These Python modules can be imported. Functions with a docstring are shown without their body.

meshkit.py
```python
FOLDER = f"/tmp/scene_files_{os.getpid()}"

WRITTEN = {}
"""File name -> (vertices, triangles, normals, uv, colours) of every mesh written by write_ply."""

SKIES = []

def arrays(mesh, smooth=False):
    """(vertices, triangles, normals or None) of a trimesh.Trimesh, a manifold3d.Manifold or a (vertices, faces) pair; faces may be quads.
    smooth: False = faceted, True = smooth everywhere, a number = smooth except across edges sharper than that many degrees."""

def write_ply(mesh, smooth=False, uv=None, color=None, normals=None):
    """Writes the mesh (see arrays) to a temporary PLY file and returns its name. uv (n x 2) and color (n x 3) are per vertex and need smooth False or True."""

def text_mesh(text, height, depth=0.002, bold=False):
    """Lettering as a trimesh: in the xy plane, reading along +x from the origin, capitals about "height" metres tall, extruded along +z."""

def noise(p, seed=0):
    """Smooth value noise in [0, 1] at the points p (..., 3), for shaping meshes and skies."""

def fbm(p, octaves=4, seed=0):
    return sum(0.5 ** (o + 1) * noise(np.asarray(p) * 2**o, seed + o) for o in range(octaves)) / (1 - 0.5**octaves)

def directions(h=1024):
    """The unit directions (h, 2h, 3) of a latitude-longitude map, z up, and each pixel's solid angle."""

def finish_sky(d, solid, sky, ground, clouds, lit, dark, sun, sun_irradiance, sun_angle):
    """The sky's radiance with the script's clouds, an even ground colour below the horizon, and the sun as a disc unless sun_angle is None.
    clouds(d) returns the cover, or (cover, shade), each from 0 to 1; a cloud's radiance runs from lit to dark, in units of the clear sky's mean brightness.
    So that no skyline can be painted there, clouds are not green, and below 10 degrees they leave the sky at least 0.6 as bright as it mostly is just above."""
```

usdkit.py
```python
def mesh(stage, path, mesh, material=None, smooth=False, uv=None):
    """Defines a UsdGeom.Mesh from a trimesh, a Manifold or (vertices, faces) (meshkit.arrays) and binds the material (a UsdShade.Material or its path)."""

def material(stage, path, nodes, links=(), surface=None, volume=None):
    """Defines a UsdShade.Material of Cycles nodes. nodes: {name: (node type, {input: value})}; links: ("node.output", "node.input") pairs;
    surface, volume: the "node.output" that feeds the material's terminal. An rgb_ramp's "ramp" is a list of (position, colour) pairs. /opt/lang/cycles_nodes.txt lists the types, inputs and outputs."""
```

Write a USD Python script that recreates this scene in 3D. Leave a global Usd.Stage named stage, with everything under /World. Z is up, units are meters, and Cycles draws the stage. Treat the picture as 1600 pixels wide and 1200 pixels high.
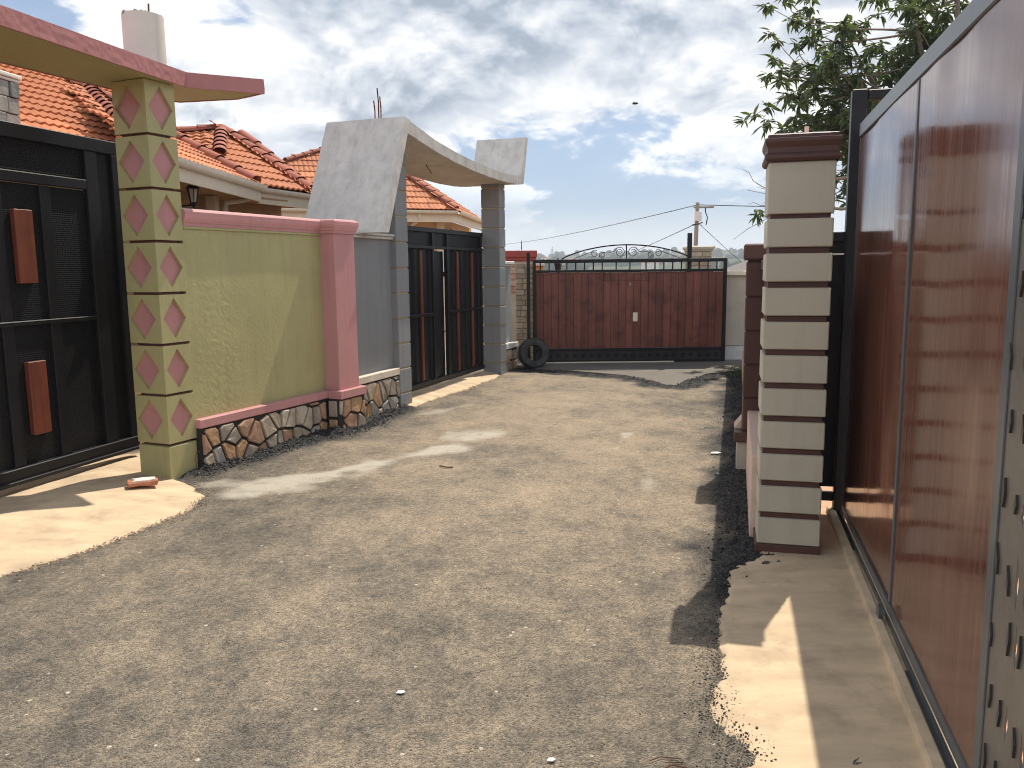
import math, random
import numpy as np, trimesh, shapely
from shapely.geometry import Polygon, LineString, Point, box as sbox
from shapely.ops import unary_union
from scipy.spatial import Voronoi
import usdkit, meshkit
from pxr import Usd, UsdGeom, UsdLux, UsdShade, Gf, Sdf

rng = np.random.default_rng(11)
random.seed(11)
stage = Usd.Stage.CreateInMemory()
UsdGeom.SetStageUpAxis(stage, UsdGeom.Tokens.z)
UsdGeom.SetStageMetersPerUnit(stage, 1.0)
UsdGeom.Xform.Define(stage, '/World')
rad, deg = math.radians, math.degrees

# ------------------------------------------------------------------ camera
CAM_H, FPX = 1.65, 1270.0
cam = UsdGeom.Camera.Define(stage, '/World/camera')
cam.CreateHorizontalApertureAttr(36.0)
cam.CreateVerticalApertureAttr(27.0)
cam.CreateFocalLengthAttr(36.0 * FPX / 1600.0)
cam.CreateClippingRangeAttr(Gf.Vec2f(0.05, 20000.0))
p_, r_ = math.atan(180.0 / FPX), math.atan(0.0105)
F = np.array([0, math.cos(p_), -math.sin(p_)]); R0 = np.array([1.0, 0, 0]); U0 = np.array([0, math.sin(p_), math.cos(p_)])
R = math.cos(r_) * R0 - math.sin(r_) * U0; U = math.sin(r_) * R0 + math.cos(r_) * U0
m4 = Gf.Matrix4d(*R, 0, *U, 0, *(-F), 0, 0, 0, CAM_H, 1)
cam.AddTransformOp().Set(m4)
cam.CreateExposureAttr(0.32)

# ------------------------------------------------------------------ sun and sky
SUN_AZ, SUN_EL = 32.0, 60.5
SUN_I, SKY_S = 1.05, 0.082
sdir = np.array([math.sin(rad(SUN_AZ)) * math.cos(rad(SUN_EL)), math.cos(rad(SUN_AZ)) * math.cos(rad(SUN_EL)), math.sin(rad(SUN_EL))])
sun = UsdLux.DistantLight.Define(stage, '/World/sun')
sun.CreateIntensityAttr(SUN_I); sun.CreateAngleAttr(0.5); sun.CreateNormalizeAttr(True)
sun.CreateColorAttr(Gf.Vec3f(1.0, 0.92, 0.795))
zx = sdir; xx = np.cross([0, 0, 1], zx); xx /= np.linalg.norm(xx); yx = np.cross(zx, xx)
sun.AddTransformOp().Set(Gf.Matrix4d(*xx, 0, *yx, 0, *zx, 0, 0, 0, 0, 1))

SKY_OFF = (17.05, 12.0, 0.0)
def density(tag, src):
    n = {'mp' + tag: ('mapping', {'location': SKY_OFF, 'scale': (1, 1, 1) if tag == 'a' else (.965, .965, 1)}),
         'w' + tag: ('noise_texture', {'scale': 3.4, 'detail': 3.0}), 'wm' + tag: ('vector_math', {'math_type': 'multiply_add', 'vector2': (.16, .16, 0)}),
         'f' + tag: ('noise_texture', {'scale': 1.7, 'detail': 10.0, 'roughness': 0.56}),
         'v' + tag: ('voronoi_texture', {'scale': 4.6, 'feature': 'f1', 'detail': 3.0, 'roughness': 0.55, 'lacunarity': 2.3, 'use_normalize': True}),
         's' + tag: ('math', {'math_type': 'multiply_add', 'value2': -0.30}),
         'l' + tag: ('noise_texture', {'scale': 0.8, 'detail': 1.0}), 'd' + tag: ('math', {'math_type': 'multiply_add', 'value2': 0.75})}
    l = [(src, 'mp%s.vector' % tag), ('mp%s.vector' % tag, 'w%s.vector' % tag), ('w%s.color' % tag, 'wm%s.vector1' % tag), ('mp%s.vector' % tag, 'wm%s.vector3' % tag),
         ('wm%s.vector' % tag, 'f%s.vector' % tag), ('wm%s.vector' % tag, 'v%s.vector' % tag), ('v%s.distance' % tag, 's%s.value1' % tag), ('f%s.fac' % tag, 's%s.value3' % tag),
         ('mp%s.vector' % tag, 'l%s.vector' % tag), ('l%s.fac' % tag, 'd%s.value1' % tag), ('s%s.value' % tag, 'd%s.value3' % tag)]
    return n, l
na_, la_ = density('a', 'cmb.vector'); nb_, lb_ = density('b', 'cmb.vector')
C0 = 0.715
sky_nodes = {
    'tc': ('texture_coordinate', {}), 'sep': ('separate_xyz', {}), 'zmax': ('math', {'math_type': 'maximum', 'value2': 0.0}), 'zadd': ('math', {'math_type': 'add', 'value2': 0.42}),
    'px': ('math', {'math_type': 'divide'}), 'py': ('math', {'math_type': 'divide'}), 'cmb': ('combine_xyz', {'z': 0.0}), **na_, **nb_,
    'cover': ('map_range', {'range_type': 'smoothstep', 'from_min': C0, 'from_max': C0 + .055, 'to_min': 0.08, 'to_max': 1.0, 'clamp': True}),
    'lowc': ('map_range', {'range_type': 'smoothstep', 'from_min': 0.05, 'from_max': 0.17, 'to_min': 0.30, 'to_max': 1.0, 'clamp': True}), 'cov2': ('math', {'math_type': 'multiply'}),
    'thick': ('map_range', {'range_type': 'smoothstep', 'from_min': C0 + .02, 'from_max': C0 + .20, 'to_min': 1.0, 'to_max': 0.68, 'clamp': True}),
    'diff': ('math', {'math_type': 'subtract'}), 'lit': ('map_range', {'from_min': -0.07, 'from_max': 0.07, 'to_min': -0.26, 'to_max': 0.30, 'clamp': True}),
    'val': ('math', {'math_type': 'add'}), 'val2': ('math', {'math_type': 'multiply', 'value2': 12.2}),
    'tint': ('rgb_ramp', {'ramp': [(0.45, (0.80, 0.92, 1.10)), (0.8, (0.97, 0.99, 1.02)), (1.0, (1.0, 0.99, 0.97))]}), 'cc': ('vector_math', {'math_type': 'scale'}),
    'sky': ('sky_texture', {'sky_type': 'single_scattering', 'sun_disc': False, 'sun_elevation': rad(SUN_EL), 'sun_rotation': rad(SUN_AZ), 'air_density': 1.0, 'aerosol_density': 2.5, 'ozone_density': 1.0, 'altitude': 1100.0}),
    'sk2': ('mix_color', {'fac': 0.5, 'b': (3.9, 5.6, 8.4)}),
    'hz': ('map_range', {'range_type': 'smoothstep', 'from_min': 0.015, 'from_max': 0.085, 'to_min': 0.8, 'to_max': 0.0, 'clamp': True}),
    'mixc': ('mix_color', {'use_clamp': False}), 'mixh': ('mix_color', {'b': (8.6, 9.2, 9.7)}), 'bg': ('background_shader', {'strength': SKY_S}),
}
sky_links = [('tc.generated', 'sep.vector'), ('sep.z', 'zmax.value1'), ('zmax.value', 'zadd.value1'), ('sep.x', 'px.value1'), ('zadd.value', 'px.value2'),
             ('sep.y', 'py.value1'), ('zadd.value', 'py.value2'), ('px.value', 'cmb.x'), ('py.value', 'cmb.y')] + la_ + lb_ + [
             ('da.value', 'cover.value'), ('da.value', 'thick.value'), ('da.value', 'diff.value1'), ('db.value', 'diff.value2'), ('diff.value', 'lit.value'),
             ('thick.result', 'val.value1'), ('lit.result', 'val.value2'), ('val.value', 'val2.value1'), ('val.value', 'tint.fac'), ('tint.color', 'cc.vector1'), ('val2.value', 'cc.scale'),
             ('cover.result', 'cov2.value1'), ('sep.z', 'lowc.value'), ('lowc.result', 'cov2.value2'), ('cov2.value', 'mixc.fac'), ('sky.color', 'sk2.a'), ('sk2.result', 'mixc.a'), ('cc.vector', 'mixc.b'), ('sep.z', 'hz.value'), ('hz.result', 'mixh.fac'), ('mixc.result', 'mixh.a'), ('mixh.result', 'bg.color')]
usdkit.material(stage, '/World/Looks/sky_look', sky_nodes, sky_links, surface='bg.background')
dome = UsdLux.DomeLight.Define(stage, '/World/sky')
UsdShade.MaterialBindingAPI.Apply(dome.GetPrim()).Bind(UsdShade.Material.Get(stage, '/World/Looks/sky_look'))
dome.GetPrim().SetCustomDataByKey('kind', 'structure')

# ------------------------------------------------------------------ materials
def mat(name, color, var=0.12, scale=4.0, rough=0.8, bump=0.3, bscale=60.0, bdist=0.004, spec=0.4, dirt=None, dirt_amt=0.5, dirt_scale=1.5, stretch=(1, 1, 1), island=0.0, obj_var=0.0, coat=0.0, metallic=0.0, detail=5.0, streak=0.0):
    c = np.array(color, float)
    n = {'g': ('geometry', {}), 'm': ('mapping', {'scale': stretch}),
         'n': ('noise_texture', {'scale': scale, 'detail': detail, 'roughness': 0.6}),
         'r': ('rgb_ramp', {'ramp': [(0.25, tuple(c * (1 - var))), (0.5, tuple(c)), (0.75, tuple(np.minimum(c * (1 + var), 0.95)))]}),
         'bn': ('noise_texture', {'scale': bscale, 'detail': 4.0, 'roughness': 0.6}),
         'b': ('bump', {'strength': bump, 'distance': bdist}),
         'p': ('principled_bsdf', {'roughness': rough, 'specular_ior_level': spec, 'metallic': metallic, 'coat_weight': coat, 'coat_roughness': 0.12})}
    l = [('g.position', 'm.vector'), ('m.vector', 'n.vector'), ('n.fac', 'r.fac'), ('m.vector', 'bn.vector'), ('bn.fac', 'b.height'), ('b.normal', 'p.normal')]
    last = 'r.color'
    if dirt is not None:
        n['dn'] = ('noise_texture', {'scale': dirt_scale, 'detail': 6.0, 'roughness': 0.65})
        n['dr'] = ('map_range', {'from_min': 0.48, 'from_max': 0.72, 'to_min': 0.0, 'to_max': dirt_amt, 'clamp': True})
        n['dm'] = ('mix_color', {'b': tuple(dirt)})
        l += [('g.position', 'dn.vector'), ('dn.fac', 'dr.value'), ('dr.result', 'dm.fac'), (last, 'dm.a')]
        last = 'dm.result'
    if streak:
        n['sm'] = ('mapping', {'scale': (13.0, 13.0, 0.9)}); n['sn'] = ('noise_texture', {'scale': 1.0, 'detail': 5.0, 'roughness': 0.65})
        n['sr'] = ('map_range', {'from_min': 0.50, 'from_max': 0.75, 'to_min': 0.0, 'to_max': streak, 'clamp': True}); n['sx'] = ('mix_color', {'b': tuple(c * 0.55)})
        l += [('g.position', 'sm.vector'), ('sm.vector', 'sn.vector'), ('sn.fac', 'sr.value'), ('sr.result', 'sx.fac'), (last, 'sx.a')]
        last = 'sx.result'
    if island or obj_var:
        n['oi'] = ('object_info', {})
        amt = island or obj_var
        n['iv'] = ('map_range', {'from_min': 0.0, 'from_max': 1.0, 'to_min': 1 - amt, 'to_max': 1 + amt})
        n['hs'] = ('hsv', {'hue': 0.5, 'saturation': 1.0})
        l += [('g.random_per_island' if island else 'oi.random', 'iv.value'), ('iv.result', 'hs.value'), (last, 'hs.color')]
        last = 'hs.color'
    l.append((last, 'p.base_color'))
    return usdkit.material(stage, '/World/Looks/' + name, n, l, surface='p.BSDF')

M = {}
M['olive'] = mat('olive_paint', (0.41, 0.375, 0.18), var=0.08, scale=2.0, rough=0.55, bump=0.5, bscale=45, bdist=0.006, dirt=(0.30, 0.25, 0.13), dirt_amt=0.4, streak=0.30)
M['olive_smooth'] = mat('olive_paint_smooth', (0.41, 0.375, 0.18), var=0.07, scale=3.0, rough=0.5, bump=0.2, bscale=70, dirt=(0.31, 0.27, 0.14), dirt_amt=0.3, streak=0.30)
M['pink'] = mat('pink_paint', (0.52, 0.25, 0.245), var=0.07, scale=3.0, rough=0.5, bump=0.25, bscale=50, dirt=(0.36, 0.19, 0.17), dirt_amt=0.35, streak=0.30)
M['pink_dark'] = mat('dusky_pink_paint', (0.40, 0.165, 0.16), var=0.09, scale=3.0, rough=0.5, bump=0.3, bscale=40, dirt=(0.30, 0.13, 0.12), dirt_amt=0.4, streak=0.30)
M['maroon'] = mat('maroon_paint', (0.20, 0.075, 0.07), var=0.1, rough=0.6)
M['grey'] = mat('grey_paint', (0.225, 0.235, 0.245), var=0.06, scale=2.0, rough=0.55, bump=0.2, bscale=60, dirt=(0.28, 0.26, 0.24), dirt_amt=0.3, streak=0.30)
M['grey_light'] = mat('pale_grey_paint', (0.31, 0.315, 0.315), var=0.07, scale=2.0, rough=0.6, bump=0.25, bscale=60, dirt=(0.24, 0.22, 0.2), dirt_amt=0.4, streak=0.30)
M['joint_yellow'] = mat('ochre_joint', (0.50, 0.38, 0.18), var=0.15, rough=0.7)
M['concrete'] = mat('cement_render', (0.53, 0.515, 0.485), var=0.13, scale=3.5, rough=0.85, bump=0.5, bscale=35, bdist=0.006, dirt=(0.33, 0.32, 0.31), dirt_amt=0.5, dirt_scale=5.0, detail=8, streak=0.5)
M['sill'] = mat('shade_toned_cement', (0.155, 0.140, 0.118), var=0.12, scale=3.0, rough=0.9, bump=0.3, bscale=50, dirt=(0.2, 0.18, 0.155), dirt_amt=0.6, dirt_scale=2.5)  # cement colour darkened so the sunlit sill shows a shaded tone
M['concrete_stub'] = mat('pale_cement', (0.60, 0.565, 0.51), var=0.08, scale=3, rough=0.8, bump=0.4, bscale=40)
M['rough_concrete'] = mat('broken_concrete', (0.30, 0.27, 0.23), var=0.4, scale=40, rough=0.95, bump=0.8, bscale=60, bdist=0.01)
M['rust'] = mat('rusty_steel', (0.12, 0.055, 0.035), var=0.4, scale=20, rough=0.8)
M['white'] = mat('white_paint', (0.72, 0.69, 0.63), var=0.08, scale=5, rough=0.6, dirt=(0.5, 0.44, 0.36), dirt_amt=0.5, dirt_scale=4)
M['cream_white'] = mat('cream_paint', (0.70, 0.61, 0.47), var=0.06, rough=0.5, dirt=(0.5, 0.4, 0.28), dirt_amt=0.3)
M['band_mixed'] = mat('patchy_primer_band', (0.66, 0.57, 0.46), var=0.15, scale=9, rough=0.7, dirt=(0.42, 0.22, 0.19), dirt_amt=0.8, dirt_scale=5)
M['black'] = mat('black_gloss_paint', (0.010, 0.010, 0.012), var=0.3, rough=0.40, bump=0.12, bscale=30, spec=0.28)
M['black_sheet'] = mat('black_sheet_steel', (0.011, 0.0115, 0.0135), var=0.3, rough=0.45, bump=0.15, bscale=12, bdist=0.01, spec=0.2)
M['black_dusty'] = mat('dusty_black_paint', (0.016, 0.016, 0.018), var=0.3, rough=0.5, dirt=(0.05, 0.045, 0.04), dirt_amt=0.5, dirt_scale=3)
M['strip'] = mat('red_wood_strip', (0.145, 0.040, 0.022), var=0.35, scale=14, rough=0.42, bump=0.3, bscale=25, stretch=(1, 1, 0.08), dirt=(0.10, 0.025, 0.015), dirt_amt=0.5, dirt_scale=6)
M['board'] = mat('red_brown_board', (0.155, 0.050, 0.034), var=0.3, scale=16, rough=0.55, bump=0.4, bscale=30, stretch=(1, 1, 0.06), obj_var=0.22, dirt=(0.03, 0.012, 0.01), dirt_amt=0.7, dirt_scale=5)
M['cream'] = mat('cream_render', (0.47, 0.425, 0.33), var=0.05, scale=2, rough=0.6, bump=0.2, bscale=70, dirt=(0.36, 0.31, 0.24), dirt_amt=0.3, streak=0.30)
M['brown'] = mat('brown_paint', (0.080, 0.036, 0.028), var=0.12, rough=0.45, bump=0.2, bscale=60)
M['peach'] = mat('peach_paint', (0.60, 0.44, 0.35), var=0.08, scale=3, rough=0.7, dirt=(0.4, 0.28, 0.2), dirt_amt=0.4)
M['beige'] = mat('beige_render', (0.42, 0.375, 0.30), var=0.08, scale=2, rough=0.8, bump=0.3, bscale=40, dirt=(0.30, 0.26, 0.21), dirt_amt=0.5, streak=0.30)
M['tile'] = mat('clay_tile', (0.53, 0.185, 0.074), var=0.18, scale=5, rough=0.75, bump=0.25, bscale=60, obj_var=0.16, dirt=(0.33, 0.10, 0.05), dirt_amt=0.5, dirt_scale=3)
M['tile_stuff'] = mat('clay_tile_far', (0.53, 0.185, 0.074), var=0.18, scale=5, rough=0.75, bump=0.2, bscale=60, island=0.16, dirt=(0.33, 0.10, 0.05), dirt_amt=0.5, dirt_scale=3)
M['ridge'] = mat('ridge_tile', (0.30, 0.085, 0.05), var=0.2, scale=6, rough=0.75, obj_var=0.15)
M['underlay'] = mat('roof_underlay', (0.20, 0.06, 0.035), var=0.2, rough=0.9)
M['house_wall'] = mat('ochre_house_wall', (0.42, 0.27, 0.135), var=0.06, rough=0.8, bump=0.2)
M['house_wall2'] = mat('peach_house_wall', (0.62, 0.43, 0.24), var=0.05, rough=0.8, bump=0.2)
M['gutter'] = mat('ivory_gutter', (0.68, 0.64, 0.55), var=0.06, rough=0.4, dirt=(0.5, 0.45, 0.36), dirt_amt=0.4, streak=0.30)
M['mortar_black'] = mat('black_mortar', (0.02, 0.019, 0.018), var=0.3, rough=0.7, bump=0.5, bscale=50)
M['rubber'] = mat('worn_rubber', (0.030, 0.031, 0.032), var=0.3, scale=12, rough=0.75, dirt=(0.09, 0.085, 0.08), dirt_amt=0.5, dirt_scale=6)
M['glass_dark'] = mat('lamp_glass', (0.45, 0.42, 0.36), var=0.05, rough=0.1)
M['pole'] = mat('weathered_timber', (0.28, 0.23, 0.18), var=0.25, scale=10, rough=0.85, stretch=(1, 1, 0.1))
M['red_cap'] = mat('red_cap_paint', (0.33, 0.06, 0.045), var=0.12, rough=0.6)
M['orange'] = mat('orange_paint', (0.55, 0.20, 0.07), var=0.08, rough=0.7)
M['frame_grey'] = mat('grey_primer_steel', (0.055, 0.060, 0.062), var=0.2, scale=6, rough=0.33, bump=0.1, bscale=20, spec=0.6, dirt=(0.10, 0.092, 0.085), dirt_amt=0.4)
M['frame_dark'] = mat('dull_bronze_steel', (0.035, 0.030, 0.026), var=0.3, scale=10, rough=0.4, bump=0.3, bscale=30)
M['bronze'] = mat('brown_grey_steel', (0.085, 0.074, 0.062), var=0.25, scale=8, rough=0.35, bump=0.3, bscale=30, spec=0.6)
M['lit_brick'] = mat('fired_brick', (0.42, 0.17, 0.10), var=0.3, scale=20, rough=0.9, bump=0.6, bscale=60)
M['plaster'] = mat('plaster_scab', (0.66, 0.62, 0.56), var=0.12, scale=15, rough=0.9, bump=0.5)
M['bark'] = mat('grey_bark', (0.20, 0.165, 0.13), var=0.3, scale=10, rough=0.9, bump=0.6, bscale=30)
M['wire'] = mat('dark_cable', (0.02, 0.02, 0.02), rough=0.7)
M['pylon'] = mat('galvanised_steel', (0.30, 0.31, 0.32), rough=0.6)
M['grey_tile'] = mat('grey_roof_tile', (0.17, 0.15, 0.14), var=0.2, rough=0.7)
M['paper'] = mat('white_paper_litter', (0.75, 0.74, 0.72), rough=0.8)
M['terracotta'] = mat('terracotta_yard', (0.52, 0.31, 0.19), var=0.1, scale=4, rough=0.85, dirt=(0.6, 0.45, 0.3), dirt_amt=0.5)
M['earth'] = mat('red_earth', (0.26, 0.15, 0.085), var=0.3, scale=1.2, rough=0.95, bump=0.5, dirt=(0.10, 0.11, 0.04), dirt_amt=0.9, dirt_scale=0.15)
M['apron'] = mat('pale_screed', (0.58, 0.44, 0.29), var=0.20, scale=3.0, rough=0.9, bump=0.6, bscale=90, bdist=0.004, dirt=(0.33, 0.245, 0.165), dirt_amt=0.65, dirt_scale=4.5, stretch=(.6, 2.2, 1), detail=10)
M['tarcrumb'] = mat('tar_crumb', (0.055, 0.050, 0.045), var=0.5, scale=30, rough=0.65, island=0.6)
M['pebble'] = mat('dusty_pebble', (0.25, 0.205, 0.15), var=0.2, scale=30, rough=0.9, island=0.35)
STONES = []
for i, c in enumerate([(0.40, 0.32, 0.235), (0.43, 0.26, 0.14), (0.33, 0.30, 0.26), (0.46, 0.39, 0.30), (0.40, 0.235, 0.15), (0.33, 0.27, 0.21)]):
    STONES.append(mat('field_stone_%s' % 'abcdef'[i], c, var=0.28, scale=9, rough=0.75, bump=0.8, bscale=22, bdist=0.012, dirt=tuple(np.array(c) * 0.6), dirt_amt=0.5, dirt_scale=7))
BRICKS = [mat('split_stone_%s' % 'abcd'[i], c, var=0.2, scale=14, rough=0.85, bump=0.7, bscale=30, bdist=0.008) for i, c in enumerate([(0.40, 0.33, 0.225), (0.34, 0.29, 0.21), (0.44, 0.37, 0.27), (0.36, 0.27, 0.20)])]
PINKBRICKS = [mat('rosy_stone_%s' % 'abc'[i], c, var=0.2, scale=14, rough=0.85, bump=0.6, bscale=30, bdist=0.008) for i, c in enumerate([(0.42, 0.25, 0.19), (0.36, 0.21, 0.165), (0.47, 0.31, 0.24)])]
GREYSTONES = [mat('slate_stone_%s' % 'abc'[i], c, var=0.25, scale=8, rough=0.8, bump=0.8, bscale=20, bdist=0.012) for i, c in enumerate([(0.23, 0.235, 0.22), (0.18, 0.19, 0.185), (0.29, 0.285, 0.26)])]

# embossed black sheet for the near gate: fine pressed dimples
M['embossed'] = usdkit.material(stage, '/World/Looks/embossed_black_sheet', {
    'tc': ('texture_coordinate', {}), 'mp': ('mapping', {'scale': (62, 1, 62), 'rotation': (0, 0, 0)}),
    'v': ('voronoi_texture', {'scale': 1.0, 'randomness': 0.0, 'feature': 'f1'}), 'mr': ('map_range', {'from_min': 0.1, 'from_max': 0.5, 'to_min': 1.0, 'to_max': 0.0, 'clamp': True}),
    'b': ('bump', {'strength': 0.8, 'distance': 0.004}), 'p': ('principled_bsdf', {'base_color': (0.008, 0.0085, 0.010), 'roughness': 0.46, 'specular_ior_level': 0.2})},
    [('tc.object', 'mp.vector'), ('mp.vector', 'v.vector'), ('v.distance', 'mr.value'), ('mr.result', 'b.height'), ('b.normal', 'p.normal')], surface='p.BSDF')
# glossy wood-print sheet of the big sliding gate
M['gate_sheet'] = usdkit.material(stage, '/World/Looks/glossy_red_brown_sheet', {
    'tc': ('texture_coordinate', {}), 'mp': ('mapping', {'scale': (26, 26, 0.7)}), 'n': ('noise_texture', {'scale': 1.0, 'detail': 6.0, 'roughness': 0.6}),
    'r': ('rgb_ramp', {'ramp': [(0.25, (0.062, 0.021, 0.013)), (0.55, (0.092, 0.034, 0.021)), (0.8, (0.120, 0.049, 0.031))]}),
    'mp2': ('mapping', {'scale': (1.6, 1.6, 0.35)}), 'n2': ('noise_texture', {'scale': 1.0, 'detail': 1.5}), 'b': ('bump', {'strength': 0.25, 'distance': 0.02}),
    'mp3': ('mapping', {'scale': (40, 40, 1.2)}), 'n3': ('noise_texture', {'scale': 1.0, 'detail': 3.0}), 'rr': ('map_range', {'from_min': 0.3, 'from_max': 0.7, 'to_min': 0.09, 'to_max': 0.19}),
    'p': ('principled_bsdf', {'specular_ior_level': 0.62, 'coat_weight': 0.12, 'coat_roughness': 0.08})},
    [('tc.object', 'mp.vector'), ('mp.vector', 'n.vector'), ('n.fac', 'r.fac'), ('r.color', 'p.base_color'), ('tc.object', 'mp2.vector'), ('mp2.vector', 'n2.vector'), ('n2.fac', 'b.height'), ('b.normal', 'p.normal'),
     ('tc.object', 'mp3.vector'), ('mp3.vector', 'n3.vector'), ('n3.fac', 'rr.value'), ('rr.result', 'p.roughness')], surface='p.BSDF')

def leaf_mat(name, c1, c2, trans):
    return usdkit.material(stage, '/World/Looks/' + name, {
        'g': ('geometry', {}), 'r': ('rgb_ramp', {'ramp': [(0.0, c1), (0.8, c2), (1.0, (c2[0] * 1.9, c2[1] * 1.25, c2[2] * 0.8))]}),
        'p': ('principled_bsdf', {'roughness': 0.42, 'specular_ior_level': 0.45}), 't': ('translucent_bsdf', {'color': trans}), 'm': ('mix_closure', {'fac': 0.28})},
        [('g.random_per_island', 'r.fac'), ('r.color', 'p.base_color'), ('p.BSDF', 'm.closure1'), ('t.BSDF', 'm.closure2')], surface='m.closure')
M['leaf'] = leaf_mat('mango_leaf', (0.048, 0.080, 0.030), (0.095, 0.138, 0.05), (0.16, 0.23, 0.06))
M['grass'] = leaf_mat('lawn_grass', (0.06, 0.12, 0.03), (0.10, 0.18, 0.045), (0.15, 0.25, 0.05))
M['hedge'] = leaf_mat('hedge_leaf', (0.035, 0.07, 0.025), (0.07, 0.12, 0.035), (0.1, 0.16, 0.04))
M['hill'] = mat('wooded_hill', (0.062, 0.078, 0.038), var=0.5, scale=0.02, rough=1.0, bump=0.0, dirt=(0.17, 0.13, 0.08), dirt_amt=0.6, dirt_scale=0.008, spec=0.0)
M['hill_tree'] = mat('hill_tree', (0.045, 0.065, 0.03), var=0.3, scale=0.05, rough=1.0, bump=0.0, island=0.4, spec=0.0)
M['far_wall'] = mat('far_house_wall', (0.62, 0.56, 0.48), rough=0.9, bump=0)
M['far_roof'] = mat('far_house_roof', (0.36, 0.15, 0.10), rough=0.9, bump=0)

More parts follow.
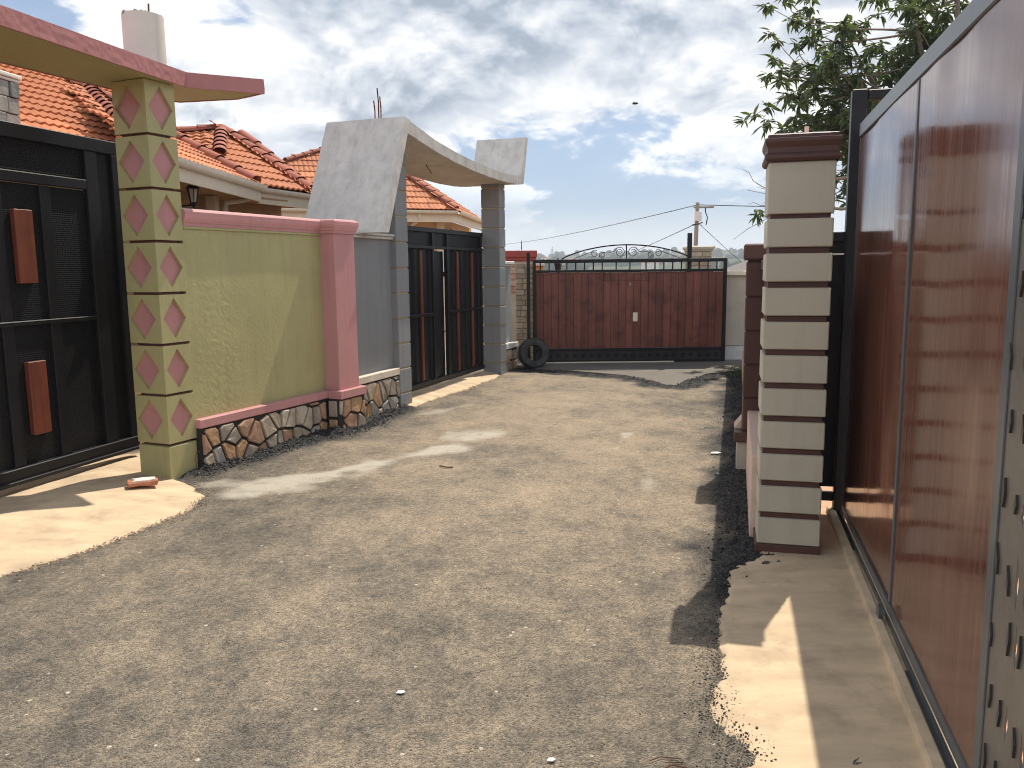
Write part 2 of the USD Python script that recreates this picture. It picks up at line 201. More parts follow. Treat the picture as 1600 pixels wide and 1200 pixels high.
# tarmac with dust, loose chippings, fresh tar at the edges
M['road'] = usdkit.material(stage, '/World/Looks/dusty_tarmac', {
    'g': ('geometry', {}),
    'na': ('noise_texture', {'scale': 0.8, 'detail': 9.0, 'roughness': 0.66, 'distortion': 0.6}),
    'ms': ('mapping', {'scale': (1.4, 0.9, 1.0), 'rotation': (0, 0, 0.3)}), 'nb': ('noise_texture', {'scale': 2.6, 'detail': 9.0, 'roughness': 0.7}),
    'ab': ('math', {'math_type': 'multiply_add', 'value2': 1.0}), 'dsc': ('math', {'math_type': 'multiply', 'value2': 0.66}), 'nc': ('noise_texture', {'scale': 19.0, 'detail': 7.0, 'roughness': 0.75}), 'ncs': ('math', {'math_type': 'subtract', 'value2': 0.5}), 'nca': ('math', {'math_type': 'multiply_add', 'value2': 0.85}),
    'r': ('rgb_ramp', {'ramp': [(0.46, (0.082, 0.074, 0.063)), (0.57, (0.135, 0.117, 0.094)), (0.68, (0.205, 0.170, 0.129)), (0.79, (0.285, 0.230, 0.167)), (0.93, (0.37, 0.29, 0.205))]}),
    'v': ('voronoi_texture', {'scale': 140.0, 'feature': 'f1', 'randomness': 1.0}), 'vh': ('separate_color', {}),
    'sp': ('map_range', {'from_min': 0.0, 'from_max': 1.0, 'to_min': 0.58, 'to_max': 1.42}), 'mul': ('hsv', {'hue': 0.5, 'saturation': 1.0}),
    'v2': ('voronoi_texture', {'scale': 38.0, 'feature': 'f1'}), 'sc2': ('separate_color', {}), 'lt': ('math', {'math_type': 'greater_than', 'value2': 0.994}), 'dl': ('math', {'math_type': 'less_than', 'value2': 0.33}), 'ml': ('math', {'math_type': 'multiply'}),
    'mixw': ('mix_color', {'b': (0.52, 0.46, 0.37)}),
    'du': ('attribute', {'attribute': 'dust'}), 'dadd': ('math', {'math_type': 'multiply_add', 'value2': 0.30}), 'ta': ('attribute', {'attribute': 'tar'}), 'pa': ('attribute', {'attribute': 'pale'}),
    'tr': ('rgb_ramp', {'ramp': [(0.0, (0.012, 0.012, 0.013)), (0.7, (0.032, 0.032, 0.034)), (0.93, (0.09, 0.087, 0.082)), (1.0, (0.22, 0.2, 0.17))]}),
    'mt': ('mix_color', {}), 'mp': ('mix_color', {'b': (0.50, 0.45, 0.37)}),
    'bn': ('noise_texture', {'scale': 22.0, 'detail': 6.0, 'roughness': 0.7}), 'bsum': ('math', {'math_type': 'multiply_add', 'value2': -0.6}),
    'b': ('bump', {'strength': 0.9, 'distance': 0.013}), 'p': ('principled_bsdf', {'roughness': 0.88, 'specular_ior_level': 0.3})},
    [('g.position', 'na.vector'), ('g.position', 'ms.vector'), ('ms.vector', 'nb.vector'), ('na.fac', 'ab.value1'), ('nb.fac', 'ab.value3'), ('du.fac', 'dadd.value1'), ('g.position', 'nc.vector'), ('nc.fac', 'ncs.value1'), ('ncs.value', 'nca.value1'), ('ab.value', 'nca.value3'), ('nca.value', 'dadd.value3'), ('dadd.value', 'dsc.value1'), ('dsc.value', 'r.fac'),
     ('g.position', 'v.vector'), ('v.color', 'vh.color'), ('vh.r', 'sp.value'), ('r.color', 'mul.color'), ('sp.result', 'mul.value'),
     ('g.position', 'v2.vector'), ('v2.color', 'sc2.color'), ('sc2.g', 'lt.value1'), ('v2.distance', 'dl.value1'), ('lt.value', 'ml.value1'), ('dl.value', 'ml.value2'), ('ml.value', 'mixw.fac'), ('mul.color', 'mixw.a'),
     ('pa.fac', 'mp.fac'), ('mixw.result', 'mp.a'), ('vh.g', 'tr.fac'), ('ta.fac', 'mt.fac'), ('mp.result', 'mt.a'), ('tr.color', 'mt.b'), ('mt.result', 'p.base_color'),
     ('g.position', 'bn.vector'), ('v.distance', 'bsum.value1'), ('bn.fac', 'bsum.value3'), ('bsum.value', 'b.height'), ('b.normal', 'p.normal')], surface='p.BSDF')

# ------------------------------------------------------------------ object helpers
used = {}
def free(parent, name):
    k = used.get((parent, name), 0); used[(parent, name)] = k + 1
    return f'{parent}/{name}' if k == 0 else f'{parent}/{name}_{k:03d}'
def tag(prim, label=None, cat=None, group=None, kind=None):
    for k, v in (('label', label), ('category', cat), ('group', group), ('kind', kind)):
        if v: prim.SetCustomDataByKey(k, v)
def thing(name, label, cat, loc=(0, 0, 0), az=90.0, group=None, kind=None):
    """An Xform at the thing's base. Local +x points along azimuth az (clockwise from +y), local +y to the left of it."""
    x = UsdGeom.Xform.Define(stage, free('/World', name))
    x.AddTranslateOp().Set(Gf.Vec3d(*map(float, loc)))
    x.AddRotateZOp().Set(90.0 - az)
    tag(x.GetPrim(), label, cat, group, kind)
    return str(x.GetPath())
def part(parent, name, mesh, m, smooth=False, label=None, kind=None):
    pr = usdkit.mesh(stage, free(parent, name), mesh, M[m] if isinstance(m, str) else m, smooth=smooth)
    tag(pr.GetPrim(), label, kind=kind)
    return str(pr.GetPath())
def solo(name, mesh, m, label=None, cat=None, kind=None, group=None, smooth=False):
    pr = usdkit.mesh(stage, free('/World', name), mesh, M[m] if isinstance(m, str) else m, smooth=smooth)
    tag(pr.GetPrim(), label, cat, group, kind)
    return pr
def cat_(ms): return trimesh.util.concatenate(list(ms))
def bx(x0, x1, y0, y1, z0, z1, b=0.0):
    x0, x1 = min(x0, x1), max(x0, x1); y0, y1 = min(y0, y1), max(y0, y1); z0, z1 = min(z0, z1), max(z0, z1)
    if b <= 0:
        m = trimesh.creation.box((x1 - x0, y1 - y0, z1 - z0)); m.apply_translation(((x0 + x1) / 2, (y0 + y1) / 2, (z0 + z1) / 2)); return m
    b = min(b, (x1 - x0) * .45, (y1 - y0) * .45, (z1 - z0) * .45)
    P = []
    for sx, X in ((1, x0), (-1, x1)):
        for sy, Y in ((1, y0), (-1, y1)):
            for sz, Z in ((1, z0), (-1, z1)):
                P += [(X, Y + sy * b, Z + sz * b), (X + sx * b, Y, Z + sz * b), (X + sx * b, Y + sy * b, Z)]
    return trimesh.convex.convex_hull(np.array(P))
def ext(poly, h, z=0.0):
    ms = []
    for g in getattr(poly, 'geoms', [poly]):
        if g.area > 1e-9:
            m = trimesh.creation.extrude_polygon(g, h, engine='earcut'); m.apply_translation((0, 0, z)); ms.append(m)
    return cat_(ms)
def perm(m, order):            # (a,b,c) axes of m become the axes named in order, e.g. 'yzx': a->y, b->z, c->x
    v = np.empty_like(m.vertices)
    for i, ch in enumerate(order): v[:, 'xyz'.index(ch)] = m.vertices[:, i]
    f = m.faces
    sgn = np.linalg.det(np.eye(3)[['xyz'.index(ch) for ch in order]])
    return trimesh.Trimesh(v, f if sgn > 0 else f[:, ::-1], process=False)
def prof_x(pts, x0, x1):       # profile in (y, z) swept along x
    m = perm(ext(Polygon(pts), x1 - x0), 'yzx'); m.apply_translation((x0, 0, 0)); return m
def prof_y(pts, y0, y1):       # profile in (x, z) swept along y
    m = perm(ext(Polygon(pts), y1 - y0), 'xzy'); m.apply_translation((0, y0, 0)); return m
def tube(points, r, sides=6, closed=False):
    import sys
    p = np.asarray(points, float); rr = np.broadcast_to(r, (len(p),)).astype(float)
    t = np.gradient(p, axis=0); t /= np.linalg.norm(t, axis=1, keepdims=True) + 1e-12
    a = np.zeros_like(p); ref = np.array([0, 0, 1.0]) if abs(t[0, 2]) < .9 else np.array([1.0, 0, 0])
    a[0] = np.cross(t[0], ref); a[0] /= np.linalg.norm(a[0])
    for i in range(1, len(p)):
        v = a[i - 1] - t[i] * (a[i - 1] @ t[i]); a[i] = v / (np.linalg.norm(v) + 1e-12)
    b = np.cross(t, a); ang = np.arange(sides) * 2 * np.pi / sides
    V = p[:, None] + rr[:, None, None] * (np.cos(ang)[None, :, None] * a[:, None] + np.sin(ang)[None, :, None] * b[:, None])
    V = V.reshape(-1, 3); fs = []
    for i in range(len(p) - 1):
        for j in range(sides):
            k = (j + 1) % sides
            fs += [(i * sides + j, i * sides + k, (i + 1) * sides + k), (i * sides + j, (i + 1) * sides + k, (i + 1) * sides + j)]
    n = len(V); V = np.vstack([V, p[:1], p[-1:]])
    e = (len(p) - 1) * sides
    for j in range(sides):
        k = (j + 1) % sides; fs += [(n, k, j), (n + 1, e + j, e + k)]
    return trimesh.Trimesh(V, fs, process=False)
def rot2(az):
    a = rad(az); return np.array([math.sin(a), math.cos(a)]), np.array([-math.cos(a), math.sin(a)])   # along, left
def to_world(O, az, s, l):
    u, le = rot2(az); return np.array(O) + u * s + le * l

# ------------------------------------------------------------------ ground
def gm(x0, x1, y0, y1, nx, ny, zf):
    X, Y = np.meshgrid(np.linspace(x0, x1, nx), np.linspace(y0, y1, ny)); Z = zf(X, Y)
    V = np.stack([X, Y, Z], -1).reshape(-1, 3); i = np.arange(nx * ny).reshape(ny, nx)
    f = np.stack([i[:-1, :-1], i[:-1, 1:], i[1:, 1:], i[1:, :-1]], -1).reshape(-1, 4)
    return V, np.vstack([f[:, [0, 1, 2]], f[:, [0, 2, 3]]])
g = trimesh.creation.box((9000, 9000, 0.2)); g.apply_translation((0, 0, -0.16))
solo('ground', g, 'earth', kind='structure')

W1O, W1AZ = (-2.596, 6.469), 24.0            # olive wall: plinth face line
W2O, W2AZ = (-1.34, 9.564), 20.0            # grey wall and portal
RO, RAZ = (1.409, 4.538), 15.3              # wall and gate line on the right

def seg_dist(X, Y, pts):
    return shapely.distance(shapely.points(np.stack([X.ravel(), Y.ravel()], -1)), LineString(pts)).reshape(X.shape)
left_line = [tuple(to_world(W1O, W1AZ, 0, 0)), tuple(to_world(W1O, W1AZ, 1.7, 0)), tuple(to_world(W1O, W1AZ, 1.72, -.14)), tuple(to_world(W1O, W1AZ, 2.2, -.14)), tuple(to_world(W2O, W2AZ, 0.0, 0))]
right_line = [tuple(to_world(RO, RAZ, -0.6, 0.05)), tuple(to_world(RO, RAZ, 2.5, 0.02)), tuple(to_world(RO, RAZ, 9.0, 0.02))]
end_line = [(.1, 13.3), (1.0, 12.72), (1.7, 12.22), (1.95, 11.7), (2.08, 11.2), (2.38, 11.15), (2.72, 11.85), (3.03, 12.3), (3.6, 12.6), (4.3, 12.75)]
sill_pts = [(.1, 13.4), (1.0, 12.82), (1.76, 12.30), (2.02, 11.72), (2.12, 11.28), (2.36, 11.25), (2.66, 11.90), (3.0, 12.40), (3.6, 12.72), (5.2, 12.9), (5.2, 14.6), (.1, 14.6)]
def n3(X, Y, s, seed, z=0.0): return meshkit.noise(np.stack([X * s, Y * s, np.full_like(X, z)], -1), seed)
def f3(X, Y, s, o, seed): return meshkit.fbm(np.stack([X * s, Y * s, np.zeros_like(X)], -1), o, seed)
dent_c = (2.81, 12.55)
def road_z(X, Y):
    z = (f3(X, Y, 0.9, 3, 1) - .5) * .035 + (f3(X, Y, 14, 2, 2) - .5) * .010 + (f3(X, Y, 40, 2, 7) - .5) * .006
    dl = seg_dist(X, Y, left_line)
    z += .065 * np.exp(-(dl / .11) ** 2) * (.45 + .9 * n3(X, Y, 5, 3)) + np.exp(-(dl / .25) ** 2) * (f3(X, Y, 30, 2, 4) - .5) * .05
    dr = seg_dist(X, Y, right_line)
    z += np.exp(-(dr / .25) ** 2) * ((f3(X, Y, 26, 2, 5) - .5) * .05 + .01)
    de = seg_dist(X, Y, end_line)
    z += np.exp(-(de / .16) ** 2) * (.012 + (f3(X, Y, 20, 2, 6) - .5) * .05)
    return z
right_world = lambda s, l: to_world(RO, RAZ, s, l)
V, f = gm(-5.2, 5.2, -2.5, 13.9, 420, 660, road_z)
V2, f2 = V, f
keep_c = V[f].mean(1)
u_, le_ = rot2(RAZ)
rel = keep_c[:, :2] - np.array(RO)
keep = (rel @ le_ > -0.28)
u1, l1 = rot2(W1AZ); rel1 = keep_c[:, :2] - np.array(W1O); keep &= (rel1 @ l1 < 1.6)
keep &= ~shapely.contains(Polygon(sill_pts).buffer(-.06), shapely.points(keep_c[:, :2]))
f = f[keep]
uv_ = np.unique(f); re_ = np.zeros(len(V), int); re_[uv_] = np.arange(len(uv_)); V = V[uv_]; f = re_[f]
road = usdkit.mesh(stage, free('/World', 'road'), trimesh.Trimesh(V, f, process=False), M['road'], smooth=True)
tag(road.GetPrim(), kind='structure')
X, Y = V[:, 0], V[:, 1]
wob = (f3(X, Y, 3.0, 4, 21) - .5)
tar = np.maximum.reduce([1 - np.clip((seg_dist(X, Y, left_line) + wob * .3 - .10) / .16, 0, 1),
                         (1 - np.clip((seg_dist(X, Y, right_line) + wob * .5 - .14) / .22, 0, 1)),
                         (1 - np.clip((seg_dist(X, Y, end_line) + wob * .4 - .14) / .15, 0, 1))])
pale = np.zeros_like(X)
for pts, w, a in (([(-2.1, 6.0), (-1.55, 6.5), (-1.05, 6.95), (-.55, 7.6), (-.35, 8.1)], .17, .95), ([(-2.35, 6.2), (-1.7, 6.15)], .12, .6), ([(.95, 7.3), (1.15, 8.0)], .035, .7), ([(3.3, 12.0), (4.0, 11.8)], .35, .8), ([(1.0, 5.9), (1.1, 6.4)], .05, .4), ([(-1.0, 9.2), (-.5, 9.9)], .08, .5)):
    d = seg_dist(X, Y, pts)
    pale = np.maximum(pale, a * np.clip(1.2 - (d / w + wob * 3.5), 0, 1))
pale *= np.clip(.35 + 1.3 * f3(X, Y, 9, 4, 31), 0, 1)
pv = UsdGeom.PrimvarsAPI(road)
from pxr import Vt
cx = .55 + .1 * (Y - 8)
dust = np.exp(-((X - cx) / 1.9) ** 2) * np.clip((Y - 1.5) / 4.5, .12, 1) * 1.1 + .5 * (f3(X, Y, .7, 3, 71) - .5)
for nme, arr in (('tar', tar), ('pale', pale), ('dust', np.clip(dust, 0, 1) - .25)):
    pv.CreatePrimvar(nme, Sdf.ValueTypeNames.FloatArray, 'vertex').Set(Vt.FloatArray.FromNumpy(arr.astype(np.float32)))

def apron(name, pts, zfun, step=0.02, rag=0.03, seed=0, m='apron', kind='structure'):
    P = Polygon(pts).buffer(0)
    x0, y0, x1, y1 = P.bounds
    X, Y = np.meshgrid(np.arange(x0 - .08, x1 + .08, step), np.arange(y0 - .08, y1 + .08, step))
    pt = shapely.points(np.stack([X.ravel(), Y.ravel()], -1))
    d = shapely.distance(pt, P.exterior) * np.where(shapely.contains(P, pt), 1, -1)
    d = d.reshape(X.shape) + (f3(X, Y, 6, 2, 40 + seed) - .5) * rag * 1.6 + (f3(X, Y, 26, 3, 41 + seed) - .5) * rag * 1.3
    edge = np.clip(d / .03, -1, 1)
    Z = np.where(d > 0, zfun(X, Y, d) - .012 * (1 - np.clip(edge, 0, 1)), -.04)
    Z = Z + (f3(X, Y, 2.5, 3, 43 + seed) - .5) * .008
    V = np.stack([X, Y, Z], -1).reshape(-1, 3); ny, nx = X.shape; i = np.arange(nx * ny).reshape(ny, nx)
    q = np.stack([i[:-1, :-1], i[:-1, 1:], i[1:, 1:], i[1:, :-1]], -1).reshape(-1, 4)
    dd = d.reshape(-1); q = q[(dd[q] > -.02).any(1)]
    f = np.vstack([q[:, [0, 1, 2]], q[:, [0, 2, 3]]])
    used_v = np.unique(f); re = np.zeros(len(V), int); re[used_v] = np.arange(len(used_v))
    return solo(name, trimesh.Trimesh(V[used_v], re[f], process=False), m, kind=kind, smooth=35)
# apron of the near left gate, of the grey gate, and of the big sliding gate on the right
apron('driveway', [(-2.95, 3.6), (-2.80, 4.3), (-2.66, 4.5), (-2.5, 4.8), (-2.37, 5.15), (-2.27, 5.55), (-2.30, 5.86), (-2.46, 6.13), (-2.68, 6.33), (-2.9, 6.7), (-3.3, 7.4), (-3.6, 7.2), (-4.7, 3.6)],
      lambda X, Y, d: .014 + .085 * np.clip(d / 1.0, 0, 1), seed=1, step=.014)
a_ = [tuple(to_world(W2O, W2AZ, s, l)) for s, l in ((-.55, -.0), (.0, -.10), (.45, -.12), (1.2, -.11), (2.0, -.14), (2.75, -.14), (3.05, -.10), (3.45, .02), (3.4, .45), (.2, .45))]
apron('driveway', a_, lambda X, Y, d: .02 + .075 * np.clip(d / .4, 0, 1), seed=2, step=.022)
apron('driveway', [(1.43, 4.60), (1.33, 4.40), (1.20, 4.24), (1.10, 4.02), (1.03, 3.82), (.945, 3.52), (.89, 3.33), (.815, 3.05), (.735, 2.84), (.74, 2.70), (.80, 2.62), (.76, 2.52), (.67, 2.44), (.5, 2.0), (.3, 1.2), (.75, .6), (1.55, 2.6), (2.02, 4.45), (2.02, 4.52), (1.75, 4.6)],
      lambda X, Y, d: .010 + .014 * np.clip((Y - 2.6) / .9, 0, 1) * np.clip(1.4 - np.abs(Y - 3.7) / .8, 0, 1), seed=3, step=.010, rag=.035)
yard = Polygon([(1.74, 5.4), (1.72, 4.60), (2.02, 4.46), (1.45, 2.36), (.6, -.5), (9, -2), (11, 9), (8.5, 12), (3.3, 9.0)])
solo('yard_paving', ext(yard, .06, -.045), 'terracotta', kind='structure')

# ------------------------------------------------------------------ generators for pieces
def crazy_stones(parent, x0, x1, z0, z1, yface, outward, seed, cw=.15, ch=.23, flip=None):
    """Irregular flat stones, each a mesh, set in black mortar. Face plane y = yface, pointing to outward * y."""
    r = np.random.default_rng(seed)
    nx, nz = max(1, round((x1 - x0) / cw)), max(2, round((z1 - z0) / ch))
    P = []
    for i in range(-1, nx + 1):
        for k in range(-1, nz + 1):
            P.append((x0 + (i + .5 + (.5 if k % 2 else 0) * .9 + r.uniform(-.32, .32)) * (x1 - x0) / nx, z0 + (k + .5 + r.uniform(-.38, .38)) * (z1 - z0) / nz))
    P = np.array(P); vor = Voronoi(P); clip = sbox(x0, z0, x1, z1)
    for reg in vor.point_region:
        idx = vor.regions[reg]
        if -1 in idx or len(idx) < 3: continue
        g = Polygon(vor.vertices[idx]).intersection(clip)
        if g.is_empty: continue
        g = g.buffer(-.0175).buffer(.006, quad_segs=1).simplify(.004)
        if g.is_empty or g.geom_type != 'Polygon' or g.area < .0012: continue
        c = np.array(g.exterior.coords)[:-1]
        n = len(c); ctr = np.array(g.centroid.coords[0])
        th = r.uniform(.012, .022)
        ring = lambda k, y: np.stack([ctr[0] + (c[:, 0] - ctr[0]) * k, np.full(n, y), ctr[1] + (c[:, 1] - ctr[1]) * k], -1)
        yo = lambda h: yface + outward * h
        A, B, C = ring(1.0, yo(-.03)), ring(.985, yo(th * .6)), ring(.90, yo(th))
        B[:, 1] += outward * r.uniform(-.004, .005, n); C[:, 1] += outward * r.uniform(-.006, .008, n)
        V = np.vstack([A, B, C, [[ctr[0], yo(th + r.uniform(-.004, .008)), ctr[1]]]]); f = []
        for a in range(n):
            b = (a + 1) % n
            f += [(a, b, n + b), (a, n + b, n + a), (n + a, n + b, 2 * n + b), (n + a, 2 * n + b, 2 * n + a), (2 * n + a, 2 * n + b, 3 * n)]
        m = trimesh.Trimesh(V, f, process=False)
        if (m.face_normals[-1][1] * outward) < 0: m.invert()
        part(parent, 'stone', m, STONES[int(r.integers(len(STONES)))])
def coursed(parent, x0, x1, z0, z1, yface, outward, seed, mats, rh=.085, bw=.16, joint=.008, axis='x', name='stone', proud=.012):
    r = np.random.default_rng(seed); z = z0; k = 0
    while z < z1 - .02:
        h = min(rh * r.uniform(.85, 1.15), z1 - z); x = x0
        cuts = [x0]
        while x < x1 - .01:
            x += bw * r.uniform(.6, 1.35)
            if x1 - x < bw * .45: x = x1
            cuts.append(min(x, x1))
        for a, b in zip(cuts[:-1], cuts[1:]):
            p = r.uniform(.4, 1.3) * proud
            lo, hi = sorted((yface - outward * .03, yface + outward * p))
            m = bx(a + joint / 2, b - joint / 2, lo, hi, z + joint / 2, z + h - joint / 2, .006)
            if axis == 'y': m = perm(m, 'yxz')
            part(parent, name, m, mats[int(r.integers(len(mats)))])
        z += h; k += 1
COPING = [(0, 0), (-.028, 0), (-.028, .026), (-.046, .034), (-.046, .050), (-.060, .062), (-.075, .085), (-.075, .118), (-.055, .132), (0, .145)]
def coping_mesh(x0, x1, yf, z, back, s=1.0):
    pts = [(yf + y * s * .55, z + zz * s) for y, zz in COPING] + [(back, z + .145 * s), (back, z)]
    return prof_x(pts, x0, x1)

# ------------------------------------------------------------------ near left gate (az 16), top 2.75
gO = (-3.386, 7.141)
t = thing('black_gate', 'black sheet-steel gate with raised wooden strips beside the diamond-patterned pillar', 'gate', (*gO, 0.0), 16)
L = -3.6
part(t, 'top_rail', bx(L, .02, -.03, .03, 2.64, 2.75, .006), 'black')
part(t, 'bottom_rail', bx(L, .02, -.045, .03, .10, .21, .006), 'black')
part(t, 'bottom_flange', bx(L, 0, -.075, -.045, .095, .125, .004), 'black')
part(t, 'upper_rail', bx(L, -.34, -.028, .02, 2.325, 2.405, .006), 'black')
part(t, 'middle_rail', bx(L, -.34, -.028, .02, 1.265, 1.30, .006), 'black')
for x in (-.275, -.76, -1.20, -1.75, -2.4, -3.0):
    w = .065 if x == -.275 else .05
    part(t, 'stile', bx(x - w, x + w, -.026 if x > -.6 else -.018, .02, .21, 2.64 if x == -.275 else 2.32, .005), 'black')
for a, b in ((-.71, -.34), (-1.15, -.81), (-1.70, -1.25)):
    part(t, 'embossed_panel', bx(a, b, .004, .012, 1.30, 2.32), 'embossed')
    part(t, 'lower_panel', bx(a, b, .004, .012, .21, 1.265), 'embossed')
part(t, 'top_panel', bx(L, -.34, .004, .012, 2.405, 2.64), 'embossed')
part(t, 'plain_panel', bx(L, -1.8, .014, .02, .21, 2.32), 'black_sheet')
part(t, 'end_panel', bx(-.21, .0, .006, .016, .21, 2.64), 'black_sheet')
part(t, 'end_stile', bx(-.05, .02, -.03, .03, .21, 2.64, .005), 'black')
for (xa, z0, z1) in ((-1.0, 1.58, 2.125), (-1.0, .43, .99), (-2.05, 1.58, 2.125), (-2.05, .43, .99)):
    part(t, 'wood_strip', bx(xa - .082, xa + .082, -.045, .0, z0, z1, .004), 'strip')

# ------------------------------------------------------------------ diamond pillar
pO = (-2.719, 6.315)
t = thing('gate_pillar', 'olive green square pillar with recessed pink diamonds and maroon grooves', 'gate pillar', (*pO, 0.0), W1AZ)
PW, PD, PH = .285, .34, 3.085      # along wall, into the plot, height
joints = [.289 + .3998 * i for i in range(7)] ; joints = [z for z in joints if z < PH - .1]
edges = [0.0] + joints + [PH]
part(t, 'core', bx(.034, PW - .034, .034, PD - .034, -.05, PH - .002), 'maroon')
def diamond_face(w, h, dw, dh):
    return Polygon([(0, 0), (w, 0), (w, h), (0, h)]).difference(Polygon([(w / 2 - dw / 2, h / 2), (w / 2, h / 2 - dh / 2), (w / 2 + dw / 2, h / 2), (w / 2, h / 2 + dh / 2)]))
for i, (a, b) in enumerate(zip(edges[:-1], edges[1:])):
    z0, z1 = (a + .011 if i else -.05), (b - .011 if b < PH else PH)
    h = z1 - z0; th = .036
    ms = []
    if i == 0:
        ms.append(bx(0, PW, 0, PD, z0, z1, .006))
    else:
        fr = perm(ext(diamond_face(PW, h, .232, .325), th), 'xzy'); fr.apply_translation((0, 0, z0)); ms.append(fr)               # road face (y = 0 .. th)
        le = perm(ext(diamond_face(PD - th, h, .272, .325), th), 'yzx'); le.apply_translation((0, th, z0)); ms.append(le)             # face towards the viewer
        ms.append(bx(PW - th, PW, th, PD, z0, z1)); ms.append(bx(th, PW - th, PD - th, PD, z0, z1))
    part(t, 'block', cat_(ms), 'olive_smooth')
    if i:
        zc = (z0 + z1) / 2
        for face in (0, 1):
            w, dw, o = (PW, .232, 'xzy') if face == 0 else (PD - th, .272, 'yzx')
            d = perm(ext(Polygon([(w / 2 - dw / 2 - .004, 0), (w / 2, -.167), (w / 2 + dw / 2 + .004, 0), (w / 2, .167)]), .006), o)
            d.apply_translation((0, .026, zc) if face == 0 else (.026, th, zc)); part(t, 'diamond', d, 'pink')

# ------------------------------------------------------------------ canopy over the near gate
t = thing('gate_canopy', 'pink-edged concrete canopy slab with olive underside over the near black gate', 'canopy', (-2.72, 6.4, 3.09), 90)
plan = [(-3.25, 3.6), (-2.955, 4.975), (-2.524, 6.649), (-1.997, 6.915), (-2.28, 7.127), (-2.82, 7.232), (-3.05, 6.95), (-3.498, 5.85), (-4.25, 3.6)]
plan = [(x + 2.72, y - 6.4) for x, y in plan]
P = Polygon(plan)
part(t, 'slab', ext(P.buffer(-.018, join_style=2), .10, .0), 'olive_smooth')
fas = P.difference(P.buffer(-.02, join_style=2))
m = ext(fas, .115, -.004)
m = m.subdivide_to_size(.05); m.vertices[:, :2] += (meshkit.noise(m.vertices * 30, 5)[:, None] - .5) * .006
part(t, 'fascia', m, 'pink_dark')
part(t, 'roof_screed', ext(P.buffer(-.024, join_style=2), .012, .101), 'pink_dark')
c = trimesh.creation.cylinder(.148, .36, sections=72); c.apply_translation((-.035, .06, .113 + .18)); c = c.subdivide_to_size(.05)
top = c.vertices[:, 2] > .59
stub = part(t, 'column_stub', c, 'concrete_stub', smooth=40)
r2 = np.random.default_rng(5); cr = []
for k in range(46):
    a, q = r2.uniform(0, 6.28), .135 * math.sqrt(r2.uniform(0.05, 1)); s = trimesh.creation.icosphere(0, r2.uniform(.012, .03)); s.vertices *= r2.uniform(.6, 1.2, 3)
    s.apply_translation((-.035 + q * math.cos(a),   .06 + q * math.sin(a), .472)); cr.append(s)
part(stub, 'broken_top', cat_(cr), 'rough_concrete')
part(stub, 'rebar', tube([(-.035 + .07, .0, .43), (.04, .0, .545)], .007), 'rust')
part(stub, 'rebar', tube([(-.07, .02, .43), (-.075, .02, .515)], .006), 'rust')

# ------------------------------------------------------------------ olive boundary wall
t = thing('boundary_wall', 'olive green rendered wall with pink coping on a field-stone plinth', 'wall', (*W1O, 0), W1AZ)
body = bx(.096, 1.89, .06, .20, .30, 2.02)
m = body.subdivide_to_size(.022); v = m.vertices
front = v[:, 1] < .07
v[front, 1] += (meshkit.fbm(v[front] * 2, 2, 3) - .5) * .005 + (meshkit.fbm(v[front] * np.array([60, 60, 30]), 3, 8) - .5) * .008 * np.clip(1.3 - np.abs(v[front, 0] - .42) / .28, .12, 1)
part(t, 'wall_panel', m, 'olive', smooth=50)
part(t, 'coping', coping_mesh(.099, 1.865, .062, 2.015, .24, .97), 'pink', smooth=25)
part(t, 'coping_bed', bx(.099, 1.865, .048, .20, 1.995, 2.013), 'olive_smooth')
part(t, 'plinth_band', bx(.092, 1.84, -.005, .10, .375, .45, .006), 'pink')
part(t, 'mortar', bx(.094, 1.84, .012, .18, -.08, .372), 'mortar_black')
crazy_stones(t, .104, 1.77, -.05, .372, .006, -1, 4, cw=.13, ch=.215)
pil = part(t, 'pilaster', bx(1.865, 2.205, -.11, .20, .44, 2.02, .006), 'pink')
cp = []
capP = [(y * .97, zz * .97) for y, zz in COPING]
for k in range(len(capP) - 1):
    pass
def cap_ring(x0, x1, y0, y1, z, prof):
    """A moulded cap: the profile carried round a rectangle. prof: (outward offset, height)"""
    V, f = [], []
    for o, h in prof:
        V += [(x0 - o, y0 - o, z + h), (x1 + o, y0 - o, z + h), (x1 + o, y1 + o, z + h), (x0 - o, y1 + o, z + h)]
    for i in range(len(prof) - 1):
        for j in range(4):
            k = (j + 1) % 4; f += [(4 * i + j, 4 * i + k, 4 * i + 4 + k), (4 * i + j, 4 * i + 4 + k, 4 * i + 4 + j)]
    e = 4 * (len(prof) - 1); f += [(e, e + 1, e + 2), (e, e + 2, e + 3), (0, 2, 1), (0, 3, 2)]
    return trimesh.Trimesh(V, f, process=False)
part(t, 'pilaster_cap', cap_ring(1.865, 2.205, -.11, .22, 2.015, [(-y * .5, zz) for y, zz in capP[:-1]] + [(.0, .14)]), 'pink')
part(t, 'pilaster_base', bx(1.815, 2.265, -.16, .0, .365, .45, .006), 'pink')
part(t, 'mortar', bx(1.795, 2.255, -.13, .0, -.08, .362), 'mortar_black')
crazy_stones(t, 1.80, 2.25, -.05, .362, -.135, -1, 9, cw=.15, ch=.22)
for z0, z1, mm in ((-.04, .16, STONES[1]), (.19, .35, STONES[5])):
    part(t, 'stone', bx(1.78, 1.805, -.115, -.02, z0, z1, .006), mm)
part(t, 'wire_loop', tube([(.10, .03, .10), (.098, .03, .16), (.09, .025, .185), (.07, .02, .195), (.052, .022, .18), (.048, .03, .14), (.052, .03, .06), (.046, .03, -.02)], .0032), 'rust')

